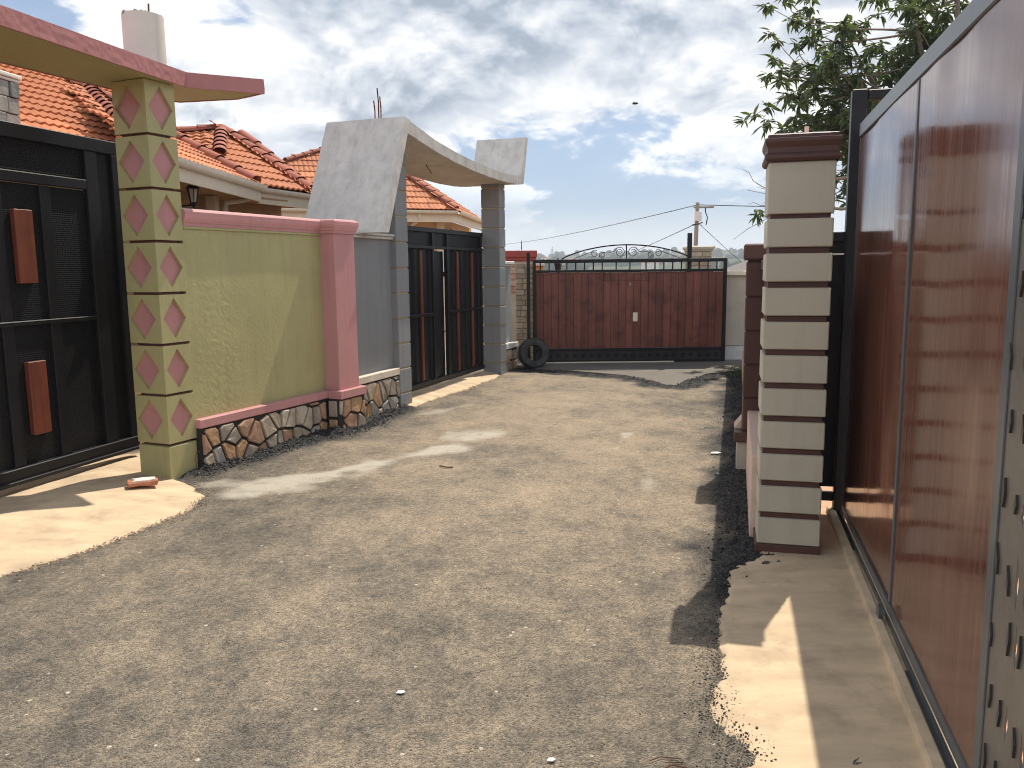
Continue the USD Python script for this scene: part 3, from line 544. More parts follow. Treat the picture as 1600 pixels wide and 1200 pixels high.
# ------------------------------------------------------------------ grey boundary wall up to the grey gate
t = thing('boundary_wall', 'grey rendered wall between the pink pilaster and the portal, white band below', 'wall', (*W2O, 0), W2AZ)
m = bx(-1.25, .0, .06, .20, .35, 2.0).subdivide_to_size(.06)
part(t, 'wall_panel', m, 'grey')
part(t, 'coping', cat_([bx(-1.1, .0, .02, .24, 2.0, 2.03, .005), bx(-1.1, .0, .0, .26, 2.032, 2.06, .006)]), 'concrete')
part(t, 'plinth_band', bx(-1.0, -.005, -.02, .10, .425, .505, .006), 'band_mixed')
part(t, 'mortar', bx(-1.0, -.01, .006, .18, -.08, .423), 'mortar_black')
crazy_stones(t, -.95, -.02, -.06, .42, .0, -1, 13, cw=.125, ch=.26)

# ------------------------------------------------------------------ grey pillars of the portal
def quoin_pillar(label, s0, s1, y0, y1, top, seed, start=.188):
    t = thing('gate_pillar', label, 'gate pillar', (*to_world(W2O, W2AZ, s0, y0), 0), W2AZ, group=None)
    w, d = s1 - s0, y1 - y0
    part(t, 'core', bx(.014, w - .014, .014, d - .014, -.06, top), 'joint_yellow')
    zs = [-.06] + [start + .2975 * i for i in range(20) if start + .2975 * i < top - .08] + [top]
    r = np.random.default_rng(seed)
    for a, b in zip(zs[:-1], zs[1:]):
        j = r.uniform(-.003, .003)
        part(t, 'block', bx(j, w + j, j, d, a + .008, b - .008, .006), 'grey')
quoin_pillar('grey quoined pillar under the leaning left slab of the cement portal', .0, .30, -.015, .30, 3.02, 3)
quoin_pillar('grey quoined pillar at the far end of the portal beside the tyre', 3.27, 3.52, -.06, .24, 2.97, 4)

# ------------------------------------------------------------------ cement portal (ribbon profile in s, z)
t = thing('concrete_portal', 'bare cement ribbon portal with leaning slab and sagging beam over the grey gate', 'portal', (*to_world(W2O, W2AZ, 0, 0), 0), W2AZ)
outer = [(-.75, 2.05), (-.16, 3.335)]
topc = [(.15, 3.275), (.63, 3.19), (1.2, 3.13), (1.82, 3.082), (2.4, 3.055), (2.9, 3.045), (3.4, 3.055), (3.77, 3.085)]
under = [(3.86, 2.965), (3.4, 2.935), (2.9, 2.925), (2.4, 2.932), (1.82, 2.955), (1.2, 3.0), (.63, 3.06), (.15, 3.13), (-.085, 3.17)]
left_poly = [(-.75, 2.05), (-.16, 3.335), (-.02, 3.31), (-.085, 3.165), (-.60, 2.05)]
kick = [(3.76, 3.083), (3.865, 2.967), (4.085, 3.70), (3.985, 3.70)]
def rough(m, seed, amp=.006):
    m = m.subdivide_to_size(.09); m.vertices += (meshkit.noise(m.vertices * 9, seed)[:, None] - .5) * amp; return m
part(t, 'leaning_slab', rough(prof_y(left_poly, -.25, .75), 1), 'concrete')
beam = [(-.085, 3.165), (-.022, 3.306)] + topc + under[:-1]
part(t, 'beam', rough(prof_y(beam, -.248, .748), 2), 'concrete')
part(t, 'end_slab', rough(prof_y(kick, -.25, .58), 3), 'concrete')
for k, (dx, dy, h) in enumerate(((-.02, .12, .30), (-.0, .16, .40), (.02, .22, .27))):
    part(t, 'rebar', tube([(dx, dy, 3.2), (dx + .005, dy, 3.3 + h * .6), (dx, dy + .008, 3.3 + h)], .0085), 'rust')
part(t, 'bent_rod', tube([(1.25, .18, 3.0), (1.27, .18, 2.975), (1.33, .20, 2.965), (1.45, .22, 2.945), (1.5, .23, 2.91)], .006), 'rust')

# ------------------------------------------------------------------ grey gate: black gate with strips, its wicket door ajar
t = thing('black_gate', 'black steel gate with thin red wood strips under the cement portal, wicket ajar', 'gate', (*to_world(W2O, W2AZ, 0, .25), 0), W2AZ)
a, b = .30, 3.27
part(t, 'top_rail', bx(a, b, -.03, .03, 2.14, 2.20, .005), 'black')
part(t, 'upper_rail', bx(a, b, -.03, .03, 1.925, 1.965, .005), 'black')
part(t, 'bottom_rail', cat_([bx(a, b, -.035, .03, .10, .17, .005)]), 'black')
for x in (.70, 1.50, 1.97, 3.22):
    part(t, 'stile', bx(x - .025, x + .025, -.028, .028, .17, 2.14, .005), 'black')
part(t, 'top_panel', bx(a, b, .005, .012, 1.965, 2.14), 'black_sheet')
part(t, 'middle_rail', cat_([bx(.3, 1.475, -.034, .0, 1.04, 1.075, .004), bx(1.995, 3.2, -.034, .0, 1.04, 1.075, .004)]), 'black')
def corrug(x0, x1, z0, z1, n):
    pts, w = [], (x1 - x0) / n
    for i in range(n):
        x = x0 + i * w; pts += [(x, 0), (x + .3 * w, 0), (x + .38 * w, .028), (x + .92 * w, .028)]
    pts.append((x1, 0)); back = [(x, y + .004) for x, y in pts[::-1]]
    return ext(Polygon(pts + back).buffer(0), z1 - z0, z0)
part(t, 'left_panel', corrug(.725, 1.475, .17, 1.925, 3), 'black_sheet')
part(t, 'right_panel', corrug(1.995, 3.195, .17, 1.925, 5), 'black_sheet')
part(t, 'edge_panel', bx(.3, .675, .005, .012, .17, 1.925), 'black_sheet')
for x in (1.14, 2.32, 2.86):
    part(t, 'wood_strip', bx(x - .028, x + .028, -.024, .0, .19, 1.9, .003), 'strip')
d = bx(0, .40, -.012, .012, .16, 1.90, .004)
d = cat_([d, bx(.34, .40, -.02, .02, .16, 1.90)]); d.apply_transform(trimesh.transformations.rotation_matrix(rad(7.5), (0, 0, 1))); d.apply_translation((1.53, .0, 0))
door = part(t, 'wicket_door', d, 'black_sheet')
part(door, 'latch', bx(1.9, 1.96, .03, .08, 1.55, 1.62, .006), 'black')

# ------------------------------------------------------------------ far grey wall after the portal
t = thing('boundary_wall', 'short grey wall with white coping between the portal and the stone pillar', 'wall', (*to_world(W2O, W2AZ, 3.52, .05), 0), W2AZ - 1)
part(t, 'wall_panel', bx(-.02, .72, .06, .2, .3, 1.69), 'grey_light')
part(t, 'coping', cat_([bx(-.02, .74, .03, .24, 1.69, 1.72, .006), bx(-.02, .76, .0, .26, 1.722, 1.775, .008)]), 'white')
part(t, 'plinth_band', bx(-.02, .78, -.05, .1, .36, .44, .006), 'white')
part(t, 'mortar', bx(-.02, .77, -.02, .1, -.06, .358), 'mortar_black')
crazy_stones(t, .0, .76, -.04, .35, -.025, -1, 17, cw=.13, ch=.2)

# ------------------------------------------------------------------ stone pillar left of the end gate
t = thing('stone_pillar', 'tan split-stone pillar at the left post of the red-brown end gate', 'pillar', (.075, 14.12, 0), 90)
part(t, 'core', bx(.01, .33, .01, .33, -.05, 1.76), 'beige')
coursed(t, .0, .34, .0, 1.76, .0, -1, 21, BRICKS, rh=.098, bw=.15)
coursed(t, .012, .33, .0, 1.76, .34, 1, 22, BRICKS, rh=.098, bw=.15, axis='y')
t = thing('stone_pillar', 'rosy stone pillar with a flat red cap behind the stone pillar', 'pillar', (-.06, 15.6, 0), 90)
part(t, 'core', bx(.01, .49, .01, .49, -.05, 1.80), 'beige')
coursed(t, .0, .50, 1.2, 1.80, .0, -1, 23, PINKBRICKS, rh=.115, bw=.22)
coursed(t, .012, .49, 1.2, 1.80, .50, 1, 24, PINKBRICKS, rh=.115, bw=.22, axis='y')
part(t, 'cap', cat_([bx(-.04, .54, -.04, .54, 1.802, 1.86, .006), bx(-.06, .56, -.06, .56, 1.862, 1.99, .01)]), 'red_cap')
part(t, 'rebar', tube([(.27, .2, 1.98), (.27, .2, 2.18)], .009), 'rust')
t = thing('orange_pier', 'orange painted pier seen through the bars of the end gate', 'pier', (.40, 16.4, 0), 90)
part(t, 'shaft', bx(0, .25, 0, .3, -.05, 1.70, .006), 'orange')
part(t, 'cap', bx(-.03, .28, -.03, .33, 1.702, 1.75, .006), 'cream_white')

# ------------------------------------------------------------------ end gate: sliding gate of red-brown boards in a black frame
GY = 13.75
t = thing('sliding_gate', 'red-brown boarded gate with scrolled arch closing the end of the road', 'gate', (.365, GY, 0), 90)
W = 3.255
part(t, 'frame', cat_([bx(0, W, -.03, .03, 1.735, 1.795, .006), bx(0, W, -.03, .03, 1.575, 1.62, .005), bx(0, .055, -.031, .031, .06, 1.734, .006), bx(W - .055, W, -.031, .031, .06, 1.734, .006), bx(.056, W - .056, -.03, .03, .262, .30, .005), bx(.056, W - .056, -.03, .03, .06, .10, .005)]), 'black')
part(t, 'post', bx(-.10, -.045, -.04, .04, .0, 1.92, .006), 'black')
part(t, 'support_post', bx(2.61, 2.68, .07, .14, .0, 2.215, .006), 'black')
part(t, 'back_sheet', bx(.056, W - .056, .008, .012, .302, 1.573), 'black_sheet')
kp = bx(.056, W - .056, -.012, .0, .10, .262)
part(t, 'kick_panel', kp, 'black_dusty')
for k in range(22):
    x = .15 + k * (W - .3) / 21
    part(t, 'boss', bx(x - .03, x + .03, -.026, -.01, .15, .21, .012), 'black')
nb = 25; bw = (W - .112) / nb
wic = (1.235, 1.985)
for k in range(nb):
    x0 = .056 + k * bw; x1 = x0 + bw; xm = (x0 + x1) / 2
    ins = wic[0] < xm < wic[1]
    y = -.012 + random.uniform(-.003, .003)
    if ins:
        part(t, 'board', bx(x0 + .002, x1 - .002, y, y + .016, 1.44, 1.573, .003), 'board')
        part(t, 'board', bx(x0 + .002, x1 - .002, y - .006, y + .012, .302, 1.432, .003), 'board')
    else:
        part(t, 'board', bx(x0 + .002, x1 - .002, y, y + .016, .302, 1.573, .003), 'board')
part(t, 'wicket_frame', cat_([bx(wic[0] - .012, wic[0] + .012, -.026, -.008, .302, 1.573, .003), bx(wic[0] + .013, wic[1], -.024, -.008, 1.433, 1.445, .003)]), 'board')
part(t, 'lock_plate', bx(1.685, 1.765, -.032, -.016, .75, .90, .005), 'cream_white')
part(t, 'peephole', tube([(1.62, -.04, 1.40), (1.64, -.035, 1.37), (1.62, -.03, 1.35)], .012), 'pylon')
xs = [.13 + .148 * k for k in range(8)] + [1.40, 1.63, 1.90] + [2.05 + .148 * k for k in range(8)]
for x in xs:
    part(t, 'bar', bx(x - .010, x + .010, -.01, .01, 1.62, 1.735), 'black')
ax0, ax1, ah = .48, 2.66, .232; axc = (ax0 + ax1) / 2
arc = [(ax0 + (ax1 - ax0) * s, 0, 1.795 + ah * (1 - (2 * s - 1) ** 2) ** .85) for s in np.linspace(0.002, .998, 40)]
part(t, 'arch', tube(arc, .012, 6), 'black')
part(t, 'arch_post', tube([(axc, 0, 1.79), (axc, 0, 1.795 + ah)], .009), 'black')
def spiral(cx, cz, r, a0, turns, sgn=1):
    return [(cx + sgn * (r * (1 - .55 * s)) * math.cos(a0 + turns * 6.283 * s), 0, cz + (r * (1 - .55 * s)) * math.sin(a0 + turns * 6.283 * s)) for s in np.linspace(0, 1, 26)]
for sg in (-1, 1):
    part(t, 'scroll', tube(spiral(axc + sg * .11, 1.905, .088, math.pi * .2, 1.3, sg), .0055, 5), 'black')
    part(t, 'scroll', tube(spiral(axc + sg * .40, 1.865, .06, -2.2, 1.25, sg), .0055, 5), 'black')
    part(t, 'scroll', tube(spiral(axc + sg * .53, 1.885, .062, .9, 1.25, -sg), .0055, 5), 'black')
    part(t, 'scroll', tube([(axc + sg * (.14 + .32 * s), 0, 1.99 - .16 * s - .03 * math.sin(6.28 * s)) for s in np.linspace(0, 1, 14)], .0055, 5), 'black')
    part(t, 'scroll', tube([(axc + sg * (.55 + .34 * s), 0, 1.93 - .13 * s) for s in np.linspace(0, 1, 6)], .0055, 5), 'black')
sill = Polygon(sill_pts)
t2 = thing('concrete_sill', 'cement sill darkened to a shaded grey with a ramped tongue under the red-brown end gate', 'sill', (0, 0, 0), 90)
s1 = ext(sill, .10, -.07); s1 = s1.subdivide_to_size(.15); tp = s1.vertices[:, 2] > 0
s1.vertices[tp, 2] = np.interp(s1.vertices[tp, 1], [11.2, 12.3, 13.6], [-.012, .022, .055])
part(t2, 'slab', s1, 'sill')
part(t2, 'track', bx(.55, 2.75, 13.70, 13.74, .054, .075), 'cream_white')

# ------------------------------------------------------------------ tyre leaning on the stone pillar
t = thing('tyre', 'worn black car tyre leaning against the stone pillar by the end gate', 'tyre', (.36, 13.30, .01), 90)
prof = [(.130, -.07), (.150, -.088), (.20, -.098), (.233, -.088), (.245, -.055), (.247, 0), (.245, .055), (.233, .088), (.20, .098), (.150, .088), (.130, .07), (.142, .05), (.20, .055), (.205, 0), (.20, -.055), (.142, -.05), (.130, -.07)]
ty = trimesh.creation.revolve(np.array(prof), sections=64)
ty.apply_transform(trimesh.transformations.rotation_matrix(rad(90), (1, 0, 0)))
ty.apply_transform(trimesh.transformations.rotation_matrix(rad(-12), (1, 0, 0)))
ty.apply_transform(trimesh.transformations.rotation_matrix(rad(14), (0, 0, 1)))
ty.apply_translation((0, 0, .262)); part(t, 'carcass', ty, 'rubber', smooth=35)
tr = []
for k in range(44):
    a = k / 44 * 2 * math.pi
    for y in (-.05, 0, .05):
        bb = bx(-.011, .011, y - .02, y + .02, .243, .252); bb.apply_transform(trimesh.transformations.rotation_matrix(a + y, (0, 1, 0))); tr.append(bb)
tr = cat_(tr); tr.apply_transform(trimesh.transformations.rotation_matrix(rad(-12), (1, 0, 0))); tr.apply_transform(trimesh.transformations.rotation_matrix(rad(14), (0, 0, 1))); tr.apply_translation((0, 0, .262))
part(t, 'tread', tr, 'rubber')

# ------------------------------------------------------------------ right of the end gate
t = thing('boundary_wall', 'beige rendered wall with cream coping right of the end gate', 'wall', (3.69, 14.0, 0), 90)
part(t, 'wall_panel', bx(-.15, 6.0, .02, .2, .0, 1.50), 'beige')
part(t, 'coping', cat_([bx(-.15, 6.0, -.04, .26, 1.50, 1.575, .008)]), 'cream_white')
part(t, 'plinth', bx(-.1, 6.0, -.015, .1, -.05, .30, .01), 'concrete')
part(t, 'plinth_ledge', bx(-.1, 6.0, -.03, .1, .30, .325, .006), 'beige')
t = thing('stone_pillar', 'buff stone pillar with a moulded cap behind the right end of the end gate', 'pillar', (3.27, 15.0, 0), 90)
part(t, 'core', bx(.01, .39, .01, .39, -.05, 1.95), 'beige')
coursed(t, .0, .40, 1.3, 1.93, .0, -1, 27, BRICKS, rh=.09, bw=.17)
coursed(t, .012, .39, 1.3, 1.93, .0, -1, 28, BRICKS, rh=.09, bw=.17, axis='y')
part(t, 'cap', cap_ring(0, .40, 0, .40, 1.93, [(.0, 0), (.02, .01), (.025, .03), (.045, .045), (.05, .08), (.03, .095), (0, .1)]), 'cream')

# ------------------------------------------------------------------ brown pilaster and plinth wall on the right
t = thing('boundary_wall', 'brown pilaster and peach plinth wall running behind the cream gatepost', 'wall', RO + (0,), RAZ)
part(t, 'plinth', bx(.30, 2.1, -.14, .035, -.05, .50, .006), 'peach')
part(t, 'wall_panel', bx(.34, 9.0, -.20, -.06, .0, 1.62), 'brown')
part(t, 'far_plinth', bx(2.42, 9.0, -.2, .02, -.05, .3, .006), 'peach')
part(t, 'coping', bx(.34, 9.0, -.23, -.03, 1.62, 1.70, .008), 'brown')
zs = [.33, .60, .87, 1.14, 1.41, 1.69]
for a, b in zip(zs[:-1], zs[1:]):
    part(t, 'block', bx(1.98, 2.32, -.25, .075, a + .003, b - .003, .008), 'brown')
part(t, 'pilaster_core', bx(1.99, 2.31, -.24, .065, .3, 1.70), 'brown')
part(t, 'cap', bx(1.95, 2.35, -.28, .098, 1.70, 1.825, .012), 'brown')
part(t, 'ledge', bx(1.93, 2.38, -.25, .135, .245, .325, .008), 'brown')
part(t, 'ledge_fillet', prof_x([(.135, .326), (.078, .326), (.078, .40)], 2.1, 2.38), 'peach')
part(t, 'pilaster_base', bx(1.96, 2.36, -.2, .115, -.05, .243, .006), 'beige')

# ------------------------------------------------------------------ cream gatepost with brown grooves
t = thing('gate_pillar', 'cream banded pillar with brown grooves and a brown moulded cap', 'gate pillar', RO + (0,), 14.5)
CW, CD = .345, .335
part(t, 'core', bx(.016, CD - .016, -CW + .016, -.016, -.03, 2.21), 'brown')
zs = [.062]
for i in range(10):
    z0, z1 = .068 + .1895 * i, .068 + .1895 * i + .1545
    if i == 9: continue
r = np.random.default_rng(8)
for i in range(10):
    z0 = .215 + .1875 * i - .153 if False else .062 + i * .1878; z1 = z0 + .1535
    part(t, 'block', bx(r.uniform(-.003, .002), CD, -CW + r.uniform(-.002, .002), r.uniform(-.003, .002), z0, z1, .005), 'cream')
part(t, 'block', bx(0, CD, -CW, 0, 1.931, 2.208, .005), 'cream')
part(t, 'base', bx(-.006, CD, -CW - .004, .008, -.05, .060, .006), 'brown')
part(t, 'cap', cap_ring(0, CD, -CW, 0, 2.208, [(.0, 0), (.012, .004), (.022, .018), (.022, .035), (.010, .048), (.010, .075), (.018, .09), (.024, .105), (.024, .122), (.008, .126), (.008, .142), (0, .146)]), 'brown', smooth=20)
part(t, 'mortar_cap', bx(.03, CD - .03, -CW + .03, -.03, 2.353, 2.362, .003), 'concrete')
part(t, 'stub_pin', tube([(.15, -.2, 2.35), (.15, -.2, 2.41)], .012), 'peach')

# ------------------------------------------------------------------ black guide frame and panel behind the cream post
t = thing('guide_post', 'tall black steel guide post with crossbar behind the cream pillar', 'guide post', (2.165, 5.22, 0), 105)
part(t, 'post', bx(-.045, .045, -.04, .04, .02, 2.72, .006), 'black')
part(t, 'crossbar', bx(.046, 1.4, -.035, .035, 2.655, 2.715, .006), 'black')
part(t, 'lower_bar', bx(-.30, -.046, -.02, .02, .105, .165, .005), 'black')
part(t, 'sheet', bx(-.25, -.046, -.006, .006, .20, 1.80), 'black_sheet')
part(t, 'sheet_rail', bx(-.25, -.046, -.02, .02, 1.80, 1.86, .004), 'black')
part(t, 'sheet_rail', bx(.046, .30, -.02, .02, 1.745, 1.805, .004), 'black')
part(t, 'bolt', tube([(-.22, -.03, 1.72), (-.05, -.03, 1.72)], .006), 'paper')
part(t, 'hinge_lug', bx(.046, .09, -.02, .02, 2.40, 2.43, .004), 'black')

# ------------------------------------------------------------------ big red-brown sliding gate on the right
GO, GAZ = (2.083, 4.885), 15.0
t = thing('sliding_gate', 'large glossy red-brown sheet gate in a grey frame at the right edge', 'gate', (*GO, 0), GAZ)
zb, zt = .075, 2.50
part(t, 'top_rail', bx(-3.9, .20, -.028, .016, zt - .085, zt, .006), 'frame_grey')
part(t, 'bottom_rail', bx(-3.9, .20, -.028, .014, zb, zb + .05, .005), 'frame_grey')
for x0, x1 in ((.185, .20), (-1.42, -1.38), (-2.795, -2.735), (-3.9, -3.85)):
    part(t, 'stile', bx(x0, x1, -.029, .011, zb + .051, zt - .086, .003), 'frame_grey')
def sheet(x0, x1, seed):
    m = bx(x0, x1, .0, .006, zb + .05, zt - .085).subdivide_to_size(.08)
    v = m.vertices; v[:, 1] += (meshkit.fbm(v * np.array([2.0, 1, .8]), 2, seed) - .5) * .014
    return m
part(t, 'panel', sheet(-1.38, .185, 51), 'gate_sheet', smooth=50)
part(t, 'panel', sheet(-2.735, -1.42, 52), 'gate_sheet', smooth=50)
# ornamental end leaf with cut flame shapes
Po = sbox(-3.85, zb + .05, -2.795, zt - .085); holes = []; r = np.random.default_rng(3)
def flame(x, z, w, h, lean): return Polygon([(x, z), (x + w * .5 + lean * .3, z + h * .35), (x + w * .2 + lean, z + h), (x - w * .3 + lean * .5, z + h * .5)])
raised = []
for col in range(9):
    for row in range(12):
        x = -2.87 - col * .115 + r.uniform(-.02, .02); z = .20 + row * .19 + r.uniform(-.03, .03)
        if col >= 1 and z < 1.25: holes.append(flame(x, z, .035, r.uniform(.06, .15), r.uniform(-.015, .015)))
        raised.append(flame(x + .05, z + .02, .022, r.uniform(.05, .10), r.uniform(-.015, .015)))
hu = unary_union([h.buffer(0) for h in holes])
Po = Po.difference(hu)
orn = perm(ext(Po, .006), 'xzy'); part(t, 'ornament_panel', orn, 'bronze')
for q in raised:
    q = q.buffer(0).difference(hu.buffer(.004))
    if q.is_empty or q.geom_type != 'Polygon': continue
    rz = perm(ext(q, .009), 'xzy'); rz.apply_translation((0, .004, 0)); part(t, 'flame_ornament', rz, 'frame_dark')
part(t, 'roller', tube([(-1.40, .035, .075), (-1.40, .055, .075)], .035, 16), 'frame_grey')
t = thing('gate_track', 'dusty steel track on the concrete beside the big sliding gate', 'track', (*GO, 0), GAZ)
part(t, 'rail', cat_([bx(-3.9, .4, .005, .012, .01, .05), bx(-3.9, .4, .0, .03, .008, .016)]), 'frame_grey')
part(t, 'bedding_strip', bx(-3.9, .4, .035, .085, .0, .052, .008).subdivide_to_size(.15), 'apron')  # concrete strip; its pale colour stands in for sun passing under the gate

# ------------------------------------------------------------------ roofs
def tile_mesh(w=.30, l=.37, th=.014, n=8):
    u = np.linspace(0, 1, n + 1); h = .021 * (.5 - .5 * np.cos(4 * np.pi * u))
    f_ = np.stack([(u - .5) * w, np.zeros(n + 1), h + .026], -1); b_ = np.stack([(u - .5) * w, np.full(n + 1, l), h + .002], -1); lo = f_ - [0, -.004, .022]
    V = np.vstack([f_, b_, lo]); F_ = []
    for i in range(n):
        F_ += [(i, i + 1, n + 2 + i), (i, n + 2 + i, n + 1 + i), (2 * n + 2 + i, 2 * n + 3 + i, i + 1), (2 * n + 2 + i, i + 1, i)]
    return V, np.array(F_)
TV, TF = tile_mesh(); TV2, TF2 = tile_mesh(n=6)
def tile_plane(poly, e2, w=.25, l=.275, low=False):
    """Tiles laid over a planar polygon, courses along the horizontal direction e2 (x, y). Returns (tile meshes, underlay)."""
    P = np.array(poly, float); n = np.cross(P[1] - P[0], P[2] - P[0]); n /= np.linalg.norm(n); n = n if n[2] > 0 else -n
    e = np.array([e2[0], e2[1], 0.0]); e -= n * (e @ n); e /= np.linalg.norm(e); up = np.cross(n, e)
    if up[2] < 0: e = -e; up = -up
    o = P[0]; uv = np.stack([(P - o) @ e, (P - o) @ up], -1); S = Polygon(uv).buffer(0)
    a0, b0, a1, b1 = S.bounds; out = []
    V, F_ = (TV2, TF2) if low else (TV, TF)
    rr = np.random.default_rng(int(abs(o[0] * 100)) + 1)
    k = 0; b = b0
    while b < b1:
        a = a0 - w
        while a < a1 + w:
            if S.buffer(.06).contains(Point(a, b + l * .45)):
                vv = V * np.array([w / .30, l / .33, 1]); j = rr.uniform(-.004, .004, 3)
                W_ = o + np.outer(vv[:, 0] + a + j[0], e) + np.outer(vv[:, 1] + b + j[1], up) + np.outer(vv[:, 2] + j[2] * .6, n)
                out.append(trimesh.Trimesh(W_, F_, process=False))
            a += w
        b += l; k += 1
    un = trimesh.Trimesh(np.vstack([P - n * .01, P - n * .05]), [], process=False)
    q = ext(S, .03, -.05); q.vertices = o + np.outer(q.vertices[:, 0], e) + np.outer(q.vertices[:, 1], up) + np.outer(q.vertices[:, 2], n)
    return out, q
def hip_caps(p, q, r=.095, l=.29, lift=.040):
    p, q = np.array(p, float), np.array(q, float)
    if p[2] > q[2]: p, q = q, p
    d = q - p; L_ = np.linalg.norm(d); d /= L_; side = np.cross(d, [0, 0, 1.0]); side /= np.linalg.norm(side); up = np.cross(side, d); out = []
    ang = np.linspace(-.15, np.pi + .15, 9)
    for k in range(max(1, int(L_ / l))):
        a = p + d * (k * l); b = a + d * (l + .06); V = []
        for c, rad_, ex in ((a - d * .01, r * 1.04, lift + .006), (a + d * .05, r * 1.0, lift + .004), (b, r * .90, lift - .010)):
            V.append(c + up * ex + np.outer(np.cos(ang) * rad_, side) + np.outer(np.sin(ang) * rad_ * .75, up))
        V = np.vstack(V[::-1][:2] + [V[0]]) if False else np.vstack(V)
        f_ = []
        for s_ in (0, 1):
            for i in range(8):
                f_ += [(9 * s_ + i, 9 * s_ + i + 1, 9 * s_ + 10 + i), (9 * s_ + i, 9 * s_ + 10 + i, 9 * s_ + 9 + i)]
        m = trimesh.Trimesh(V, f_, process=False)
        if m.face_normals[8] @ up < 0: m.invert()
        out.append(m)
    return out
CAMP = np.array([0, 0, CAM_H])
def local(t_path, m, loc):    # world mesh to a thing with unrotated axes
    m = m.copy(); m.apply_translation(-np.array(loc)); return m
def roof(t, loc, planes, hips, budget, low=False, m_ind='tile'):
    tiles, under = [], []
    for pl_ in planes:
        poly, e2 = pl_[:2]; k_ = pl_[2] if len(pl_) > 2 else 1.0
        a, b = tile_plane(poly, e2, w=.25 * k_, l=.275 * k_, low=low); tiles += a; under.append(b)
    rp = part(t, 'roof', local(t, cat_(under), loc), 'underlay')
    tiles.sort(key=lambda m: np.linalg.norm(m.vertices.mean(0) - CAMP))
    for m in tiles[:budget]: part(rp, 'tile', local(t, m, loc), m_ind, smooth=50)
    if tiles[budget:]: part(rp, 'tiles', local(t, cat_(tiles[budget:]), loc), 'tile_stuff', kind='stuff')
    for p, q in hips:
        for m in hip_caps(p, q): part(rp, 'ridge_tile', local(t, m, loc), 'ridge', smooth=40)
    return rp
def on_plane(p0, p1, p2, x, y):
    n = np.cross(np.subtract(p1, p0), np.subtract(p2, p0)); return (x, y, p0[2] - (n[0] * (x - p0[0]) + n[1] * (y - p0[1])) / n[2])
def gutter(p, q, r=.06):
    p, q = np.array(p, float), np.array(q, float); d = q - p; L_ = np.linalg.norm(d); d /= L_; side = np.cross(d, [0, 0, 1.0]); side /= np.linalg.norm(side)
    ang = np.linspace(np.pi, 2 * np.pi, 9); pr = [(math.cos(a) * r, math.sin(a) * r) for a in ang] + [(math.cos(a) * (r - .008), math.sin(a) * (r - .008)) for a in ang[::-1]]
    m = ext(Polygon(pr), L_); v = m.vertices; m.vertices = p + np.outer(v[:, 0], side) + np.outer(v[:, 1], [0, 0, 1.0]) + np.outer(v[:, 2], d)
    return m if np.linalg.det(np.stack([side, [0, 0, 1.0], d])) > 0 else trimesh.Trimesh(m.vertices, m.faces[:, ::-1], process=False)
def wallslab(p, q, th, z0, z1):
    p, q = np.array(p, float), np.array(q, float); d = (q - p) / np.linalg.norm(q - p); n = np.array([-d[1], d[0]]) * th
    return ext(Polygon([p, q, q + n, p + n]), z1 - z0, z0)

# house 1: long roof behind the near gate, porch hip, and main hip
H1 = (-4.5, 10.0, 0)
t = thing('house', 'orange-tiled house with ivory gutters behind the olive wall', 'house', H1, 90)
ZE = 2.7
ua, la = rot2(22); pit = math.tan(rad(28))
def Apt(s, r): b = np.array([-4.0, 8.0]) + ua * s + la * r; return (b[0], b[1], ZE + r * pit)
A = [Apt(-4.2, 0), Apt(1.7, 0), Apt(3.3, 3.1), Apt(-4.2, 3.1)]
Pp = (-5.45, 10.95, 4.0); L0 = (-3.15, 7.35, ZE); K1 = (-3.11, 10.13, ZE); K2 = (-2.70, 11.3, ZE)
D = [L0, K1, Pp]
Rb = (-5.60, 10.75, 4.0)
Lf = [L0, Pp, Rb, (-4.6, 8.2, 2.95)]
apx = (-4.33, 12.65, 3.755)
Cq = [(-3.35, 9.6, 2.66), K2, apx, (-3.75, 10.84, 3.13)]
Cq[0] = on_plane(K2, apx, Cq[3], -3.30, 9.75); 
B0, B1, B2 = apx, (-3.75, 10.84, 3.13), (-4.88, 12.4, 3.66)
B = [B0, B1, on_plane(B0, B1, B2, -4.4, 10.6), on_plane(B0, B1, B2, -5.6, 12.2), B2]
K3 = (-3.02, 12.3, 2.79)
E_ = [apx, K2, K3]
planes = [(A, ua, .80), (D, (0.01, 1), .85), (Lf[:3], (1, -.55), .85), (Cq, (.34, .94), .94), (B, (.95, .35), .94), (E_, (.9, -.4), .94)]
hips = [(Pp, K1), (Pp, L0), (apx, B1), (apx, K2), (Rb, Pp), (apx, B2), (np.array(apx) + [0.12, .2, .04], np.array(K3) + [.03, 0, .04])]
roof(t, H1, planes, hips, 300)
lo = lambda m: local(t, m, H1)
part(t, 'gutter', lo(gutter((L0[0] + .08, L0[1], ZE - .015), (K1[0] + .08, K1[1] + .05, ZE - .015), .072)), 'gutter', smooth=30)
part(t, 'gutter', lo(gutter((K1[0] + .02, K1[1] + .1, ZE - .03), (K2[0] + .1, K2[1] + .2, ZE - .03))), 'gutter', smooth=30)
part(t, 'fascia', lo(wallslab((L0[0] + .075, L0[1]), (K1[0] + .075, K1[1]), .03, ZE - .21, ZE - .06)), 'cream_white')
part(t, 'fascia', lo(wallslab((K1[0] + .02, K1[1] + .1), (K2[0] + .09, K2[1] + .2), .03, ZE - .22, ZE - .06)), 'cream_white')
part(t, 'soffit', lo(ext(Polygon([L0[:2], K1[:2], K2[:2], (-3.4, 12.0), (-3.9, 10.9), (-3.9, 7.3)]), .02, ZE - .16)), 'house_wall')
